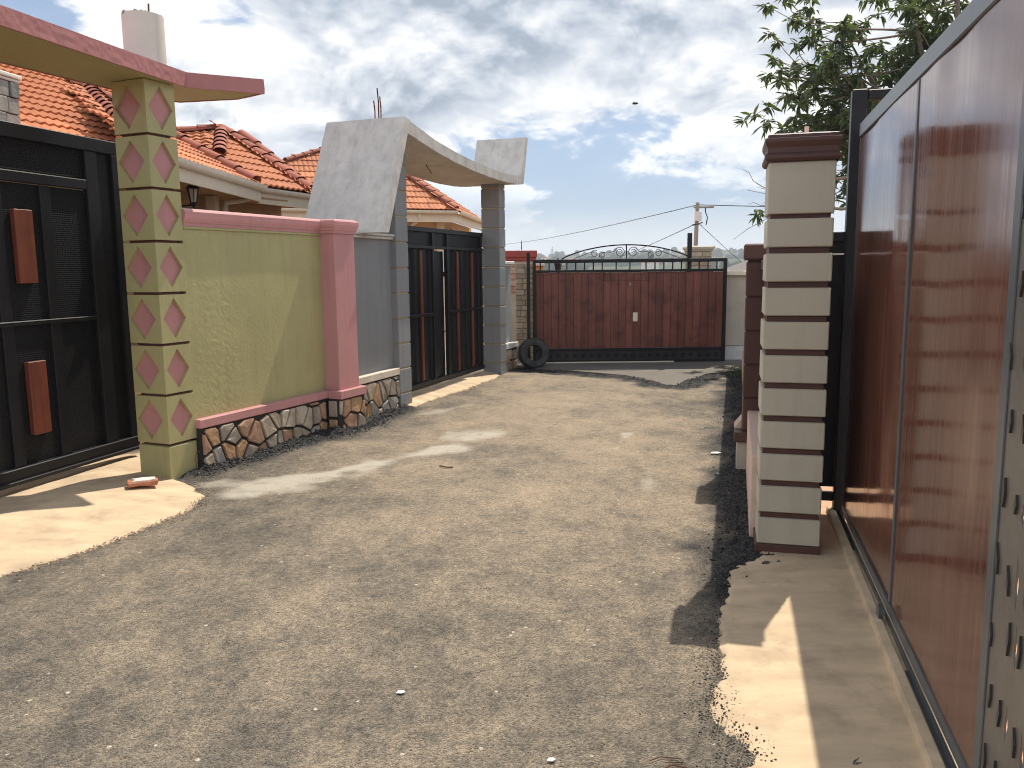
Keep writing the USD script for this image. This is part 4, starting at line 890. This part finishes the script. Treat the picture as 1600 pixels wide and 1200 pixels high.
part(t, 'wall', lo(cat_([wallslab((-3.62, 7.5), (-3.62, 10.3), .15, 0, ZE - .162), wallslab((-3.62, 10.3), (-3.2, 11.6), .15, 0, ZE - .162), wallslab((-3.2, 11.6), (-4.4, 12.6), .15, 0, ZE - .162), wallslab((-6.5, 7.5), (-3.62, 7.5), .15, 0, ZE - .162), wallslab((-5.8, 3.2), (-4.35, 7.4), .15, 0, 2.68)])), 'house_wall')
part(t, 'corner_column', lo(bx(-3.56, -3.44, 9.7, 9.82, 0, ZE - .165, .006)), 'cream_white')
dp = [(-3.06, 10.0, ZE - .08), (-3.06, 10.0, ZE - .15), (-3.20, 9.95, ZE - .20), (-3.38, 9.90, ZE - .23), (-3.40, 9.90, ZE - .30), (-3.40, 9.90, .1)]
part(t, 'downpipe', lo(tube(dp, .035, 10)), 'gutter', smooth=40)
lp = thing('wall_lantern', 'small black carriage lantern on the ochre house wall above the olive wall', 'lantern', (-3.22, 8.45, 2.30), 90)
part(lp, 'bracket', tube([(-.30, 0, .02), (-.08, 0, .02), (.0, 0, .03)], .010), 'black')
part(lp, 'back_plate', bx(-.32, -.30, -.03, .03, -.04, .10, .004), 'black')
cg = []
for k in range(6):
    a = k * math.pi / 3; cg.append(tube([(.032 * math.cos(a), .032 * math.sin(a), .05), (.058 * math.cos(a), .058 * math.sin(a), .19)], .005, 5))
part(lp, 'cage', cat_(cg), 'black')
gl = trimesh.creation.cone(.05, .01, sections=6); gl = trimesh.creation.revolve(np.array([(0, .055), (.026, .055), (.05, .185), (0, .185)]), sections=6); part(lp, 'glass', gl, 'glass_dark')
part(lp, 'roof_cap', trimesh.creation.revolve(np.array([(0, .19), (.072, .19), (.06, .205), (.03, .235), (.012, .245), (.008, .28), (0, .285)]), sections=12), 'black')
part(lp, 'finial', trimesh.creation.revolve(np.array([(0, -.01), (.012, .0), (.03, .035), (.034, .05), (0, .052)]), sections=10), 'black')

# grey stone pier behind the near gate
t = thing('stone_pier', 'grey stone-faced pier with a white moulding behind the near black gate', 'pier', (-5.14, 7.55, 0), 98)
part(t, 'core', bx(.01, .50, .01, .4, 0, 3.42), 'beige')
coursed(t, .0, .52, 2.3, 3.40, .0, -1, 31, GREYSTONES, rh=.105, bw=.2, proud=.02)
coursed(t, .012, .40, 2.3, 3.40, .52, 1, 32, GREYSTONES, rh=.14, bw=.24, axis='y', proud=.02)
part(t, 'moulding', cat_([bx(-.02, .54, -.02, .42, 3.402, 3.43, .006), bx(-.035, .555, -.035, .435, 3.432, 3.47, .008)]), 'white')

# house 2 beyond the portal
H2 = (-4.0, 23.0, 0)
t = thing('house', 'peach-walled hip-roofed house seen through the cement portal', 'house', H2, 90)
Z2 = 3.2
F1 = (-1.435, 21.83, Z2); FL = (-6.6, 19.9, Z2); P2 = (-4.31, 23.6, 5.25); F2 = (-.85, 27.4, Z2)
HL = (-5.872, 21.963, 4.491)
fp = [(-6.9, 19.79, Z2), F1, P2, HL, on_plane(F1, FL, P2, -7.2, 20.7)]
rp_ = [F1, F2, (-3.9, 26.0, 5.2), P2]
roof(t, H2, [(fp, (.937, .35)), (rp_, (.1, 1))], [(P2, F1), (P2, HL), (P2, (-3.9, 26.0, 5.2))], 120, low=True)
lo2 = lambda m: local(t, m, H2)
part(t, 'gutter', lo2(gutter((FL[0], FL[1] - .08, Z2 - .03), (F1[0] + .05, F1[1] - .08, Z2 - .03), .08)), 'gutter')
part(t, 'gutter', lo2(gutter((F1[0] + .08, F1[1] - .05, Z2 - .03), (F2[0] + .08, F2[1], Z2 - .03), .08)), 'gutter')
part(t, 'fascia', lo2(cat_([wallslab(FL[:2], F1[:2], .04, Z2 - .32, Z2 - .02), wallslab((F1[0] - .01, F1[1] + .05), F2[:2], .04, Z2 - .32, Z2 - .02)])), 'cream_white')
part(t, 'wall', lo2(cat_([wallslab((-6.7, 20.6), (-1.85, 22.35), .2, 0, Z2 - .2), wallslab((-1.85, 22.36), (-1.3, 27.5), .2, 0, Z2 - .2)])), 'house_wall2')
part(t, 'corner_column', lo2(bx(-1.98, -1.80, 22.2, 22.36, 0, Z2 - .2)), 'cream_white')
part(t, 'corner_column', lo2(bx(-2.98, -2.82, 21.80, 21.95, 0, Z2 - .2)), 'cream_white')
part(t, 'downpipe', lo2(tube([(-2.35, 21.45, Z2 - .1), (-2.35, 21.5, Z2 - .25), (-2.6, 21.8, Z2 - .4), (-2.6, 21.82, 0)], .05, 8)), 'gutter')
part(t, 'window_frame', lo2(bx(-1.66, -1.62, 22.9, 24.0, 1.1, 2.75)), 'black')

# small distant roof right of the end gate
t = thing('house', 'low grey-tiled roof with pale ridge lines beyond the beige wall', 'house', (8.6, 27.5, 0), 90)
part(t, 'wall', bx(-.2, 5.6, .3, 4.0, 0, 1.55), 'far_wall')
rf = trimesh.Trimesh([(-.5, 0, 1.5), (6, 0, 1.5), (6, 4.4, 1.5), (-.5, 4.4, 1.5), (.6, 2.2, 2.1), (5, 2.2, 2.1)], [(0, 1, 5), (0, 5, 4), (1, 2, 5), (2, 3, 4), (2, 4, 5), (3, 0, 4)], process=False)
rr_ = part(t, 'roof', rf, 'grey_tile')
for k in range(9):
    x = .1 + .5 * k; part(rr_, 'batten', tube([(x, 0.0, 1.52), (min(x + .6 * (1 - k / 14), 5.2), 2.1, 2.1)], .025, 4), 'cream_white')
for zf in (.25, .5, .75): part(rr_, 'batten', tube([(-.5 + 1.1 * zf, 2.2 * zf, 1.52 + .6 * zf), (6 - zf, 2.2 * zf, 1.52 + .6 * zf)], .022, 4), 'cream_white')
part(rr_, 'ridge_tile', tube([(.6, 2.2, 2.12), (5, 2.2, 2.12)], .05, 6), 'cream_white')
part(rr_, 'ridge_tile', tube([(-.5, 0, 1.52), (.6, 2.2, 2.12)], .05, 6), 'cream_white')

# ------------------------------------------------------------------ pole, wires, lamp, pylon, bird
t = thing('utility_pole', 'leaning timber utility pole with a white meter box behind the end gate', 'utility pole', (10.1, 45, 0), 90)
part(t, 'shaft', tube([(-.05, 0, -.1), (.0, 0, 2.5), (.07, 0, 5.1)], [.13, .12, .10], 10), 'pole', smooth=40)
part(t, 'meter_box', bx(-.12, .24, -.30, -.12, 4.1, 4.6, .02), 'white')
part(t, 'crossarm', bx(-.15, .95, -.08, .02, 4.80, 4.90, .01), 'pole')
part(t, 'insulator', tube([(.5, 0, 4.85), (.5, 0, 4.6), (.62, 0, 4.3), (.55, 0, 3.9)], .03, 5), 'black')
part(t, 'insulator', tube([(-.2, 0, 3.9), (.1, -.1, 3.95), (.35, 0, 4.05)], .04, 5), 'black')
def sag(a, b, k, n=24):
    a, b = np.array(a, float), np.array(b, float); s = np.linspace(0, 1, n)[:, None]; q = a + (b - a) * s; q[:, 2] -= (4 * k * s * (1 - s))[:, 0]; return q
tr_ = (10.17, 45, 4.98)
solo('power_line', tube(sag(tr_, (-4.5, 150, 5.9), .5), .022, 5), 'wire', 'overhead cable running down left from the pole top', 'power line')
solo('power_line', tube(sag(tr_, (26, 45, 4.62), .06), .022, 5), 'wire', 'level overhead cable from the pole top to the right behind the cream pillar', 'power line')
solo('power_line', tube(sag((10.05, 45, 3.95), (13.5, 125, 2.4), .25), .022, 5), 'wire', 'lower cable dipping left from the pole towards the arch of the gate', 'power line')
solo('guy_wire', tube(sag((10.25, 45, 4.0), (14.9, 53, 1.9), .02), .016, 5), 'wire', 'slanting stay wire from the pole down to the right', 'guy wire')
t = thing('garden_lamp', 'small dark lantern on a post just behind the end gate', 'lamp', (.92, 16.0, 0), 90)
part(t, 'post', tube([(0, 0, 0), (0, 0, 1.62)], .03, 8), 'black')
part(t, 'lantern', trimesh.creation.revolve(np.array([(0, 1.60), (.05, 1.60), (.075, 1.74), (0, 1.74)]), sections=6), 'black')
part(t, 'lantern_cap', trimesh.creation.revolve(np.array([(0, 1.74), (.11, 1.742), (.06, 1.79), (.015, 1.81), (.01, 1.85), (0, 1.85)]), sections=10), 'black')
t = thing('pylon', 'distant steel lattice pylon on the skyline above the end gate', 'pylon', (45.6, 900, 4), 90)
ls = []
for sx in (-1, 1):
    for sy in (-1, 1): ls.append(tube([(sx * 2.4, sy * 2.4, 0), (sx * .9, sy * .9, 13), (sx * .25, sy * .25, 21)], .18, 4))
for k in range(6):
    z = 2 + 2.8 * k; w = 2.4 - 1.5 * z / 13 if z < 13 else .6
    ls += [tube([(-w, -w, z), (w, -w, z + 2.2)], .12, 4), tube([(w, -w, z), (-w, -w, z + 2.2)], .12, 4)]
for z, w in ((13.5, 3.2), (16, 2.6), (18.5, 2.0)): ls.append(tube([(-w, 0, z), (w, 0, z)], .16, 4))
part(t, 'lattice', cat_(ls), 'pylon')
bd = trimesh.creation.icosphere(1, 1.0); bd.vertices *= (.16, .06, .055)
t = thing('bird', 'tiny dark bird flying against the clouds', 'bird', (5.98, 40, 9.35), 120)
part(t, 'body', bd, 'black')
part(t, 'wing', trimesh.Trimesh([(-.06, .03, 0), (.08, .03, 0), (-.02, .22, .05), (-.06, .03, -.01), (.08, .03, -.01), (-.02, .22, .04)], [(0, 1, 2), (3, 5, 4), (0, 2, 5), (0, 5, 3), (1, 4, 5), (1, 5, 2)], process=False), 'black')
part(t, 'wing', trimesh.Trimesh([(-.06, -.03, 0), (.08, -.03, 0), (-.02, -.22, .05), (-.06, -.03, -.01), (.08, -.03, -.01), (-.02, -.22, .04)], [(0, 2, 1), (3, 4, 5), (0, 5, 2), (0, 3, 5), (1, 5, 4), (1, 2, 5)], process=False), 'black')

# ------------------------------------------------------------------ hills with woods and far houses
def hill_z(X, Y):
    rr = np.hypot(X, Y); az = np.arctan2(X, Y)
    ridge = 15 + 9 * np.sin(az * 9 + .6) * .4 + 11 * np.clip(np.sin((az - .05) * 4.2), -1, 1) + 10 * (meshkit.fbm(np.stack([X / 260, Y / 260, 0 * X], -1), 4, 3) - .5)
    return np.clip((rr - 420) / 800, 0, 1) ** 1.3 * ridge - 2.0 + np.clip((rr - 1300) / 700, 0, 1) * 6
na, nr = 420, 60
az = np.linspace(rad(-62), rad(62), na); rr = 350 * (2300 / 350) ** np.linspace(0, 1, nr)
AZ, RR = np.meshgrid(az, rr); X, Y = RR * np.sin(AZ), RR * np.cos(AZ); Z = hill_z(X, Y)
V = np.stack([X, Y, Z], -1).reshape(-1, 3); i = np.arange(na * nr).reshape(nr, na); q = np.stack([i[:-1, :-1], i[1:, :-1], i[1:, 1:], i[:-1, 1:]], -1).reshape(-1, 4)
solo('hills', trimesh.Trimesh(V, np.vstack([q[:, [0, 2, 1]], q[:, [0, 3, 2]]]), process=False), 'hill', kind='structure', smooth=True)
r = np.random.default_rng(77); tm = []
for k in range(2600):
    a, d_ = r.uniform(rad(-40), rad(45)), 500 + 1200 * r.uniform() ** 1.0
    x, y = d_ * math.sin(a), d_ * math.cos(a)
    if meshkit.noise(np.array([x / 90, y / 90, 0.0]), 9) < .42: continue
    z = float(hill_z(np.array([x]), np.array([y]))[0]); s = trimesh.creation.icosphere(1, 1.0); h = r.uniform(2.2, 5.5)
    s.vertices *= r.uniform(.75, 1.25, (len(s.vertices), 1)); s.vertices *= (r.uniform(2.5, 6.0), r.uniform(2.5, 6.0), h); s.apply_translation((x, y, z + h * .6)); tm.append(s)
solo('forest', cat_(tm), 'hill_tree', 'scattered woodland covering the far hillside', 'woodland', kind='stuff')
spots = [(-6, 640), (14, 700), (58, 760), (104, 830), (150, 720), (205, 900), (262, 860), (300, 980), (180, 610), (95, 560), (330, 820), (36, 880)]
for k, (x, y) in enumerate(spots):
    z = float(hill_z(np.array([x * 1.0]), np.array([y * 1.0]))[0])
    t = thing('far_house', ['leftmost tiny pale house on the skyline, above the end gate\'s left bars', 'tiny pale house seen just under the left foot of the gate arch', 'tiny pale house below the left scrolls of the gate arch', 'tiny pale house below the middle of the gate arch', 'tiny pale house below the right scrolls of the gate arch', 'tiny pale house seen left of the buff stone pillar cap', 'tiny far house directly behind the buff stone pillar', 'tiny far house on the slope right of the buff stone pillar', 'tiny near-slope house below the arch, nearest of the hillside houses on the right', 'tiny house lowest on the slope below the arch centre', 'rightmost tiny house, just left of the brown pilaster cap', 'highest tiny house on the slope under the left half of the arch'][k], 'house', (x, y, z), 90 + 15 * (k % 5), group='houses on the far hillside')
    part(t, 'wall', bx(-5, 5, -3.5, 3.5, -2, 4.5), 'far_wall')
    part(t, 'roof', trimesh.Trimesh([(-5.6, -4.1, 4.5), (5.6, -4.1, 4.5), (5.6, 4.1, 4.5), (-5.6, 4.1, 4.5), (-3, 0, 7), (3, 0, 7)], [(0, 1, 5), (0, 5, 4), (1, 2, 5), (2, 3, 4), (2, 4, 5), (3, 0, 4), (0, 2, 1), (0, 3, 2)], process=False), 'far_roof')

# ------------------------------------------------------------------ mango tree behind the gate
TS = 1.65
TX, TY = 9.1, 15.5
t = thing('mango_tree', 'leafy mango tree with drooping leaves rising behind the big sliding gate', 'tree', (TX, TY, 0), 90)
def limb(a, b, r0, r1, bend, n=7, seed=0):
    rr = np.random.default_rng(seed); a, b = np.array(a, float), np.array(b, float); s = np.linspace(0, 1, n)[:, None]
    p = a + (b - a) * s + np.sin(s * np.pi) * np.array(bend) + rr.normal(0, .012, (n, 3)) * (s > 0) * (s < 1); return tube(p, np.linspace(r0, r1, n), 7), p
mt, tp = limb((0, 0, 0), (.0, .1, 1.7), .15, .11, (.05, 0, 0), seed=1)
def grow(m):
    m.vertices[:] = m.vertices * TS - [0, 0, 1.07]
    return m
part(t, 'trunk', grow(mt), 'bark', smooth=50)
ends, limbs = [], []
r = np.random.default_rng(19)
main = [(-1.7, -.2, 3.65), (-1.55, .1, 3.85), (-1.15, -.3, 4.1), (-1.3, .3, 3.55), (-.75, -.3, 4.45), (-.85, .3, 3.7), (-.5, -.4, 3.3), (-.2, .2, 4.7), (.3, .1, 4.5), (-1.1, 0, 3.35), (.9, .3, 3.8), (.2, -.4, 3.5), (1.3, -.2, 4.1), (-.2, -.1, 4.0), (-1.6, -.1, 3.5)]
for k, e in enumerate(main):
    m, p = limb((0, .1, 1.5 + .05 * k), e, .06, .022, (-.1, 0, .2 * ((k % 2) - .3)), 9, k); limbs.append(m)
    for j in range(12):
        b = p[3 + j % 6]; d = np.array(e) * [1, 1, 0]; d = d / (np.linalg.norm(d) + 1e-6) * .25 + r.normal(0, .34, 3) + [0, 0, .08]
        m2, p2 = limb(b, b + d * 1.25, .014, .005, r.normal(0, .05, 3), 5, 100 + k * 10 + j); limbs.append(m2)
        ends += [p2[-1], p2[-2], p2[3] + r.normal(0, .03, 3)]
        for q in range(3):
            d3 = d * .4 + r.normal(0, .24, 3); m3, p3 = limb(p2[2 + q % 3], p2[2 + q % 3] + d3, .006, .003, (0, 0, 0), 4, 500 + k * 40 + j * 4 + q); limbs.append(m3); ends += [p3[-1], p3[-2]]
part(t, 'branches', grow(cat_(limbs)), 'bark')
LV = np.array([(0, 0, 0), (.045, .022, -.004), (.045, -.022, -.004), (.10, .024, -.016), (.10, -.024, -.016), (.175, 0, -.05), (.05, 0, .006), (.105, 0, -.006)])
LF = np.array([(0, 6, 1), (0, 2, 6), (6, 7, 3), (6, 3, 1), (7, 6, 2), (7, 2, 4), (7, 5, 3), (7, 4, 5)])
vs, fs, n = [], [], 0
ends = np.array(ends)
for e in ends:
    if r.uniform() < .12: continue
    for k in range(int(r.integers(11, 18))):
        yaw = r.uniform(0, 6.283); pt = r.normal(-.25, .5); sc = r.uniform(.5, .95); cy, sy, cp_, sp_ = math.cos(yaw), math.sin(yaw), math.cos(pt), math.sin(pt)
        ro = r.normal(0, .5); cr_, sr_ = math.cos(ro), math.sin(ro)
        Rz = np.array([[cy, -sy, 0], [sy, cy, 0], [0, 0, 1]]); Ry = np.array([[cp_, 0, -sp_], [0, 1, 0], [sp_, 0, cp_]]); Rx = np.array([[1, 0, 0], [0, cr_, -sr_], [0, sr_, cr_]])
        vs.append((LV * sc) @ (Rz @ Ry @ Rx).T + e + r.normal(0, .018, 3)); fs.append(LF + n); n += len(LV)
part(t, 'leaves', grow(trimesh.Trimesh(np.vstack(vs), np.vstack(fs), process=False)), 'leaf', kind='stuff')
# bare twigs in the gap behind the cream pillar
tw = []
for k in range(16):
    a = np.array([2.95, 8.6, 2.25 + .25 * r.uniform()]); d = r.normal(0, 1, 3) * [.22, .1, .22] + [-.12, 0, -.12]
    tw.append(limb(a, a + d, .006, .002, r.normal(0, .05, 3), 6, 900 + k)[0])
tw.append(limb((3.9, 8.7, 2.3), (2.9, 8.6, 2.28), .02, .012, (0, 0, -.05), 8, 950)[0]); tw.append(limb((3.7, 9, 2.6), (2.85, 8.8, 2.75), .022, .01, (0, 0, -.1), 8, 951)[0])
tw2 = cat_(tw); tw2.vertices[:] = np.array([0, 0, 1.65]) + (tw2.vertices - [0, 0, 1.65]) * 1.5; tw2.apply_translation((-TX, -TY, 0)); part(t, 'bare_twigs', tw2, 'bark')

# compound seen through the gaps on the right: lawn, low wall, hedge
r = np.random.default_rng(6)
gv, gf, n = [], [], 0
for k in range(5200):
    x, y = r.uniform(3.3, 6.5), r.uniform(9.2, 13.0); h = r.uniform(.04, .11); a = r.uniform(0, 6.28); w = .006; dx, dy = math.cos(a), math.sin(a)
    gv += [(x - dx * w, y - dy * w, .01), (x + dx * w, y + dy * w, .01), (x + r.normal(0, .02), y + r.normal(0, .02), h)]; gf.append((n, n + 1, n + 2)); n += 3
solo('grass', trimesh.Trimesh(gv, gf, process=False), 'grass', 'patch of bright lawn seen between the black post and the big gate', 'grass', kind='stuff')
t = thing('hedge', 'dark leafy hedge glimpsed between the black post and the big gate', 'hedge', (6.9, 13.4, 0), 100)
hv, hf, n = [], [], 0
for k in range(2600):
    c = np.array([r.uniform(-1.6, 1.6), r.uniform(-.3, .3), r.uniform(.1, 1.5)]); a = r.normal(0, 1, (3, 3)) * .06
    hv += [c + a[0], c + a[1], c + a[2]]; hf.append((n, n + 1, n + 2)); n += 3
part(t, 'foliage', trimesh.Trimesh(np.array(hv), hf, process=False), 'hedge', kind='stuff')
part(t, 'stem', tube([(0, 0, 0), (.05, 0, .9)], .03, 6), 'bark')
t = thing('kerb_wall', 'low white kerb wall edging the lawn behind the black post', 'kerb wall', (3.45, 8.55, 0), 100)
part(t, 'block', bx(0, 2.5, 0, .15, -.02, .14, .01), 'peach')

# ------------------------------------------------------------------ loose things on the ground
t = thing('brick', 'broken fired brick with white plaster scab lying on the near left driveway', 'brick', (-2.80, 5.98, .068), 62)
bk = bx(-.105, .105, -.065, .065, 0, .032, .006).subdivide_to_size(.03); bk.vertices += (meshkit.noise(bk.vertices * 40, 2)[:, None] - .5) * .012
part(t, 'body', bk, 'lit_brick')
ps = ext(Polygon([(-.075, -.045), (.03, -.055), (.085, -.04), (.092, .03), (.02, .055), (-.07, .045), (-.045, 0)]), .010, .030); part(t, 'plaster', ps, 'plaster')
def scatter_pieces(name, label, cat, spots, m, rmin, rmax, seed, flat=.6):
    rr = np.random.default_rng(seed); ms = []
    for x, y, z in spots:
        s = trimesh.creation.icosphere(0, 1.0); s.vertices *= rr.uniform(.7, 1.3, (len(s.vertices), 1)); rd = rmin * (rmax / rmin) ** rr.uniform() ** 1.6
        s.vertices *= np.array([1, rr.uniform(.7, 1), flat]) * rd; s.apply_transform(trimesh.transformations.rotation_matrix(rr.uniform(0, 6.28), (0, 0, 1))); s.apply_translation((x, y, z + rd * .25)); ms.append(s)
    return solo(name, cat_(ms), m, label, cat, kind='stuff')
def along(line, n, spread, seed, side=0):
    rr = np.random.default_rng(seed); L_ = LineString(line); out = []
    for k in range(n):
        s = rr.uniform(0, L_.length); q = np.array(L_.interpolate(s).coords[0]) + rr.normal(0, spread, 2) + np.array([side, 0]); out.append(q)
    q = np.array(out); return np.column_stack([q, road_z(q[:, 0], q[:, 1])])
left_off = [(x + .06, y - .03) for x, y in left_line]
q = np.vstack([along(left_off, 2600, .042, 1), along(right_line, 2400, .08, 2, -.05), along(end_line, 900, .07, 3)])
ap1 = [(-2.80, 4.3), (-2.66, 4.5), (-2.5, 4.8), (-2.37, 5.15), (-2.27, 5.55), (-2.30, 5.86), (-2.46, 6.13), (-2.66, 6.3)]
ap3 = [(1.40, 4.52), (1.33, 4.40), (1.20, 4.24), (1.10, 4.02), (1.03, 3.82), (.945, 3.52), (.89, 3.33), (.815, 3.05), (.735, 2.84), (.74, 2.70), (.80, 2.62), (.76, 2.52), (.67, 2.44)]
q1 = along(ap1, 1500, .06, 11); q1[:, 2] = np.maximum(q1[:, 2], .012); q3 = along(ap3, 2600, .05, 12); q3[:, 2] = np.maximum(q3[:, 2], .010)
q2 = along(a_[:8], 500, .05, 13); q2[:, 2] = np.maximum(q2[:, 2], .012)
scatter_pieces('rubble', 'fine black tar grit spilt over the edges of the pale driveways', 'grit', np.vstack([q1, q2, q3]), 'tarcrumb', .0012, .0055, 41)
scatter_pieces('rubble', 'black tar crumbs heaped along the wall plinths and road edges', 'rubble', q, 'tarcrumb', .003, .013, 4, .8)
rr = np.random.default_rng(15)
xy = np.column_stack([rr.uniform(-3.0, 3.0, 9000), rr.uniform(1.6, 11, 9000)])
ok = ((xy - np.array(RO)) @ rot2(RAZ)[1] > .05) & ((xy - np.array(W1O)) @ rot2(W1AZ)[1] < -.1)
xy = xy[ok & (rr.uniform(size=9000) < .7) & (rr.uniform(size=9000) < np.clip(3.2 / xy[:, 1], .15, 1))]
scatter_pieces('chippings', 'loose dusty stone chippings strewn over the tarmac', 'chippings', np.column_stack([xy, road_z(xy[:, 0], xy[:, 1])]), 'pebble', .0015, .0048, 5)
def twig(label, pts, rr_, m='rust'):
    P_ = np.array(pts, float); z = road_z(P_[:, 0], P_[:, 1]) + rr_ + .006
    solo('twig', tube(np.column_stack([P_, z]), rr_, 5), m, label, 'twig')
twig('thin dark twig on the tarmac near the bottom right of the road', [(.47, 2.47), (.52, 2.50), (.57, 2.49)], .003)
twig('bent loop of wire on the tarmac left of the right driveway edge', [(.45, 2.53), (.49, 2.55), (.55, 2.54), (.56, 2.52), (.50, 2.515)], .002)
twig('short brown twig beside the pale cement streak', [(-.62, 6.7), (-.55, 6.66), (-.50, 6.65)], .006)
def flake(label, x, y, s, m='paper'):
    P_ = Polygon([(-s, -s * .5), (s * .2, -s * .7), (s, -.1 * s), (s * .5, s * .6), (-s * .6, s * .5)]); f_ = ext(P_, .003); f_.apply_translation((x, y, float(road_z(np.array([x]), np.array([y]))[0]) + .006))
    solo('paper_scrap', f_, m, label, 'paper scrap')
flake('white paper scrap beside the brown pilaster ledge', 1.80, 7.05, .05)
flake('small white scrap on the near tarmac, left of centre', -.45, 3.0, .018)
flake('small white scrap at the bottom of the road', .12, 2.55, .015)
flake('pale scrap on the concrete sill before the end gate', 1.9, 13.2, .05)

# ------------------------------------------------------------------ air
hz = trimesh.creation.box((5200, 5200, 47.5)); hz.apply_translation((0, 0, 22.4))
usdkit.material(stage, '/World/Looks/haze_air', {'v': ('principled_volume', {'color': (0.86, 0.92, 1.0), 'density': 0.00050, 'anisotropy': 0.1})}, [], volume='v.volume')
HAZE = True
if HAZE:
    solo('haze', hz, UsdShade.Material.Get(stage, '/World/Looks/haze_air'), 'pale blue haze over the far hills', 'haze', kind='stuff')
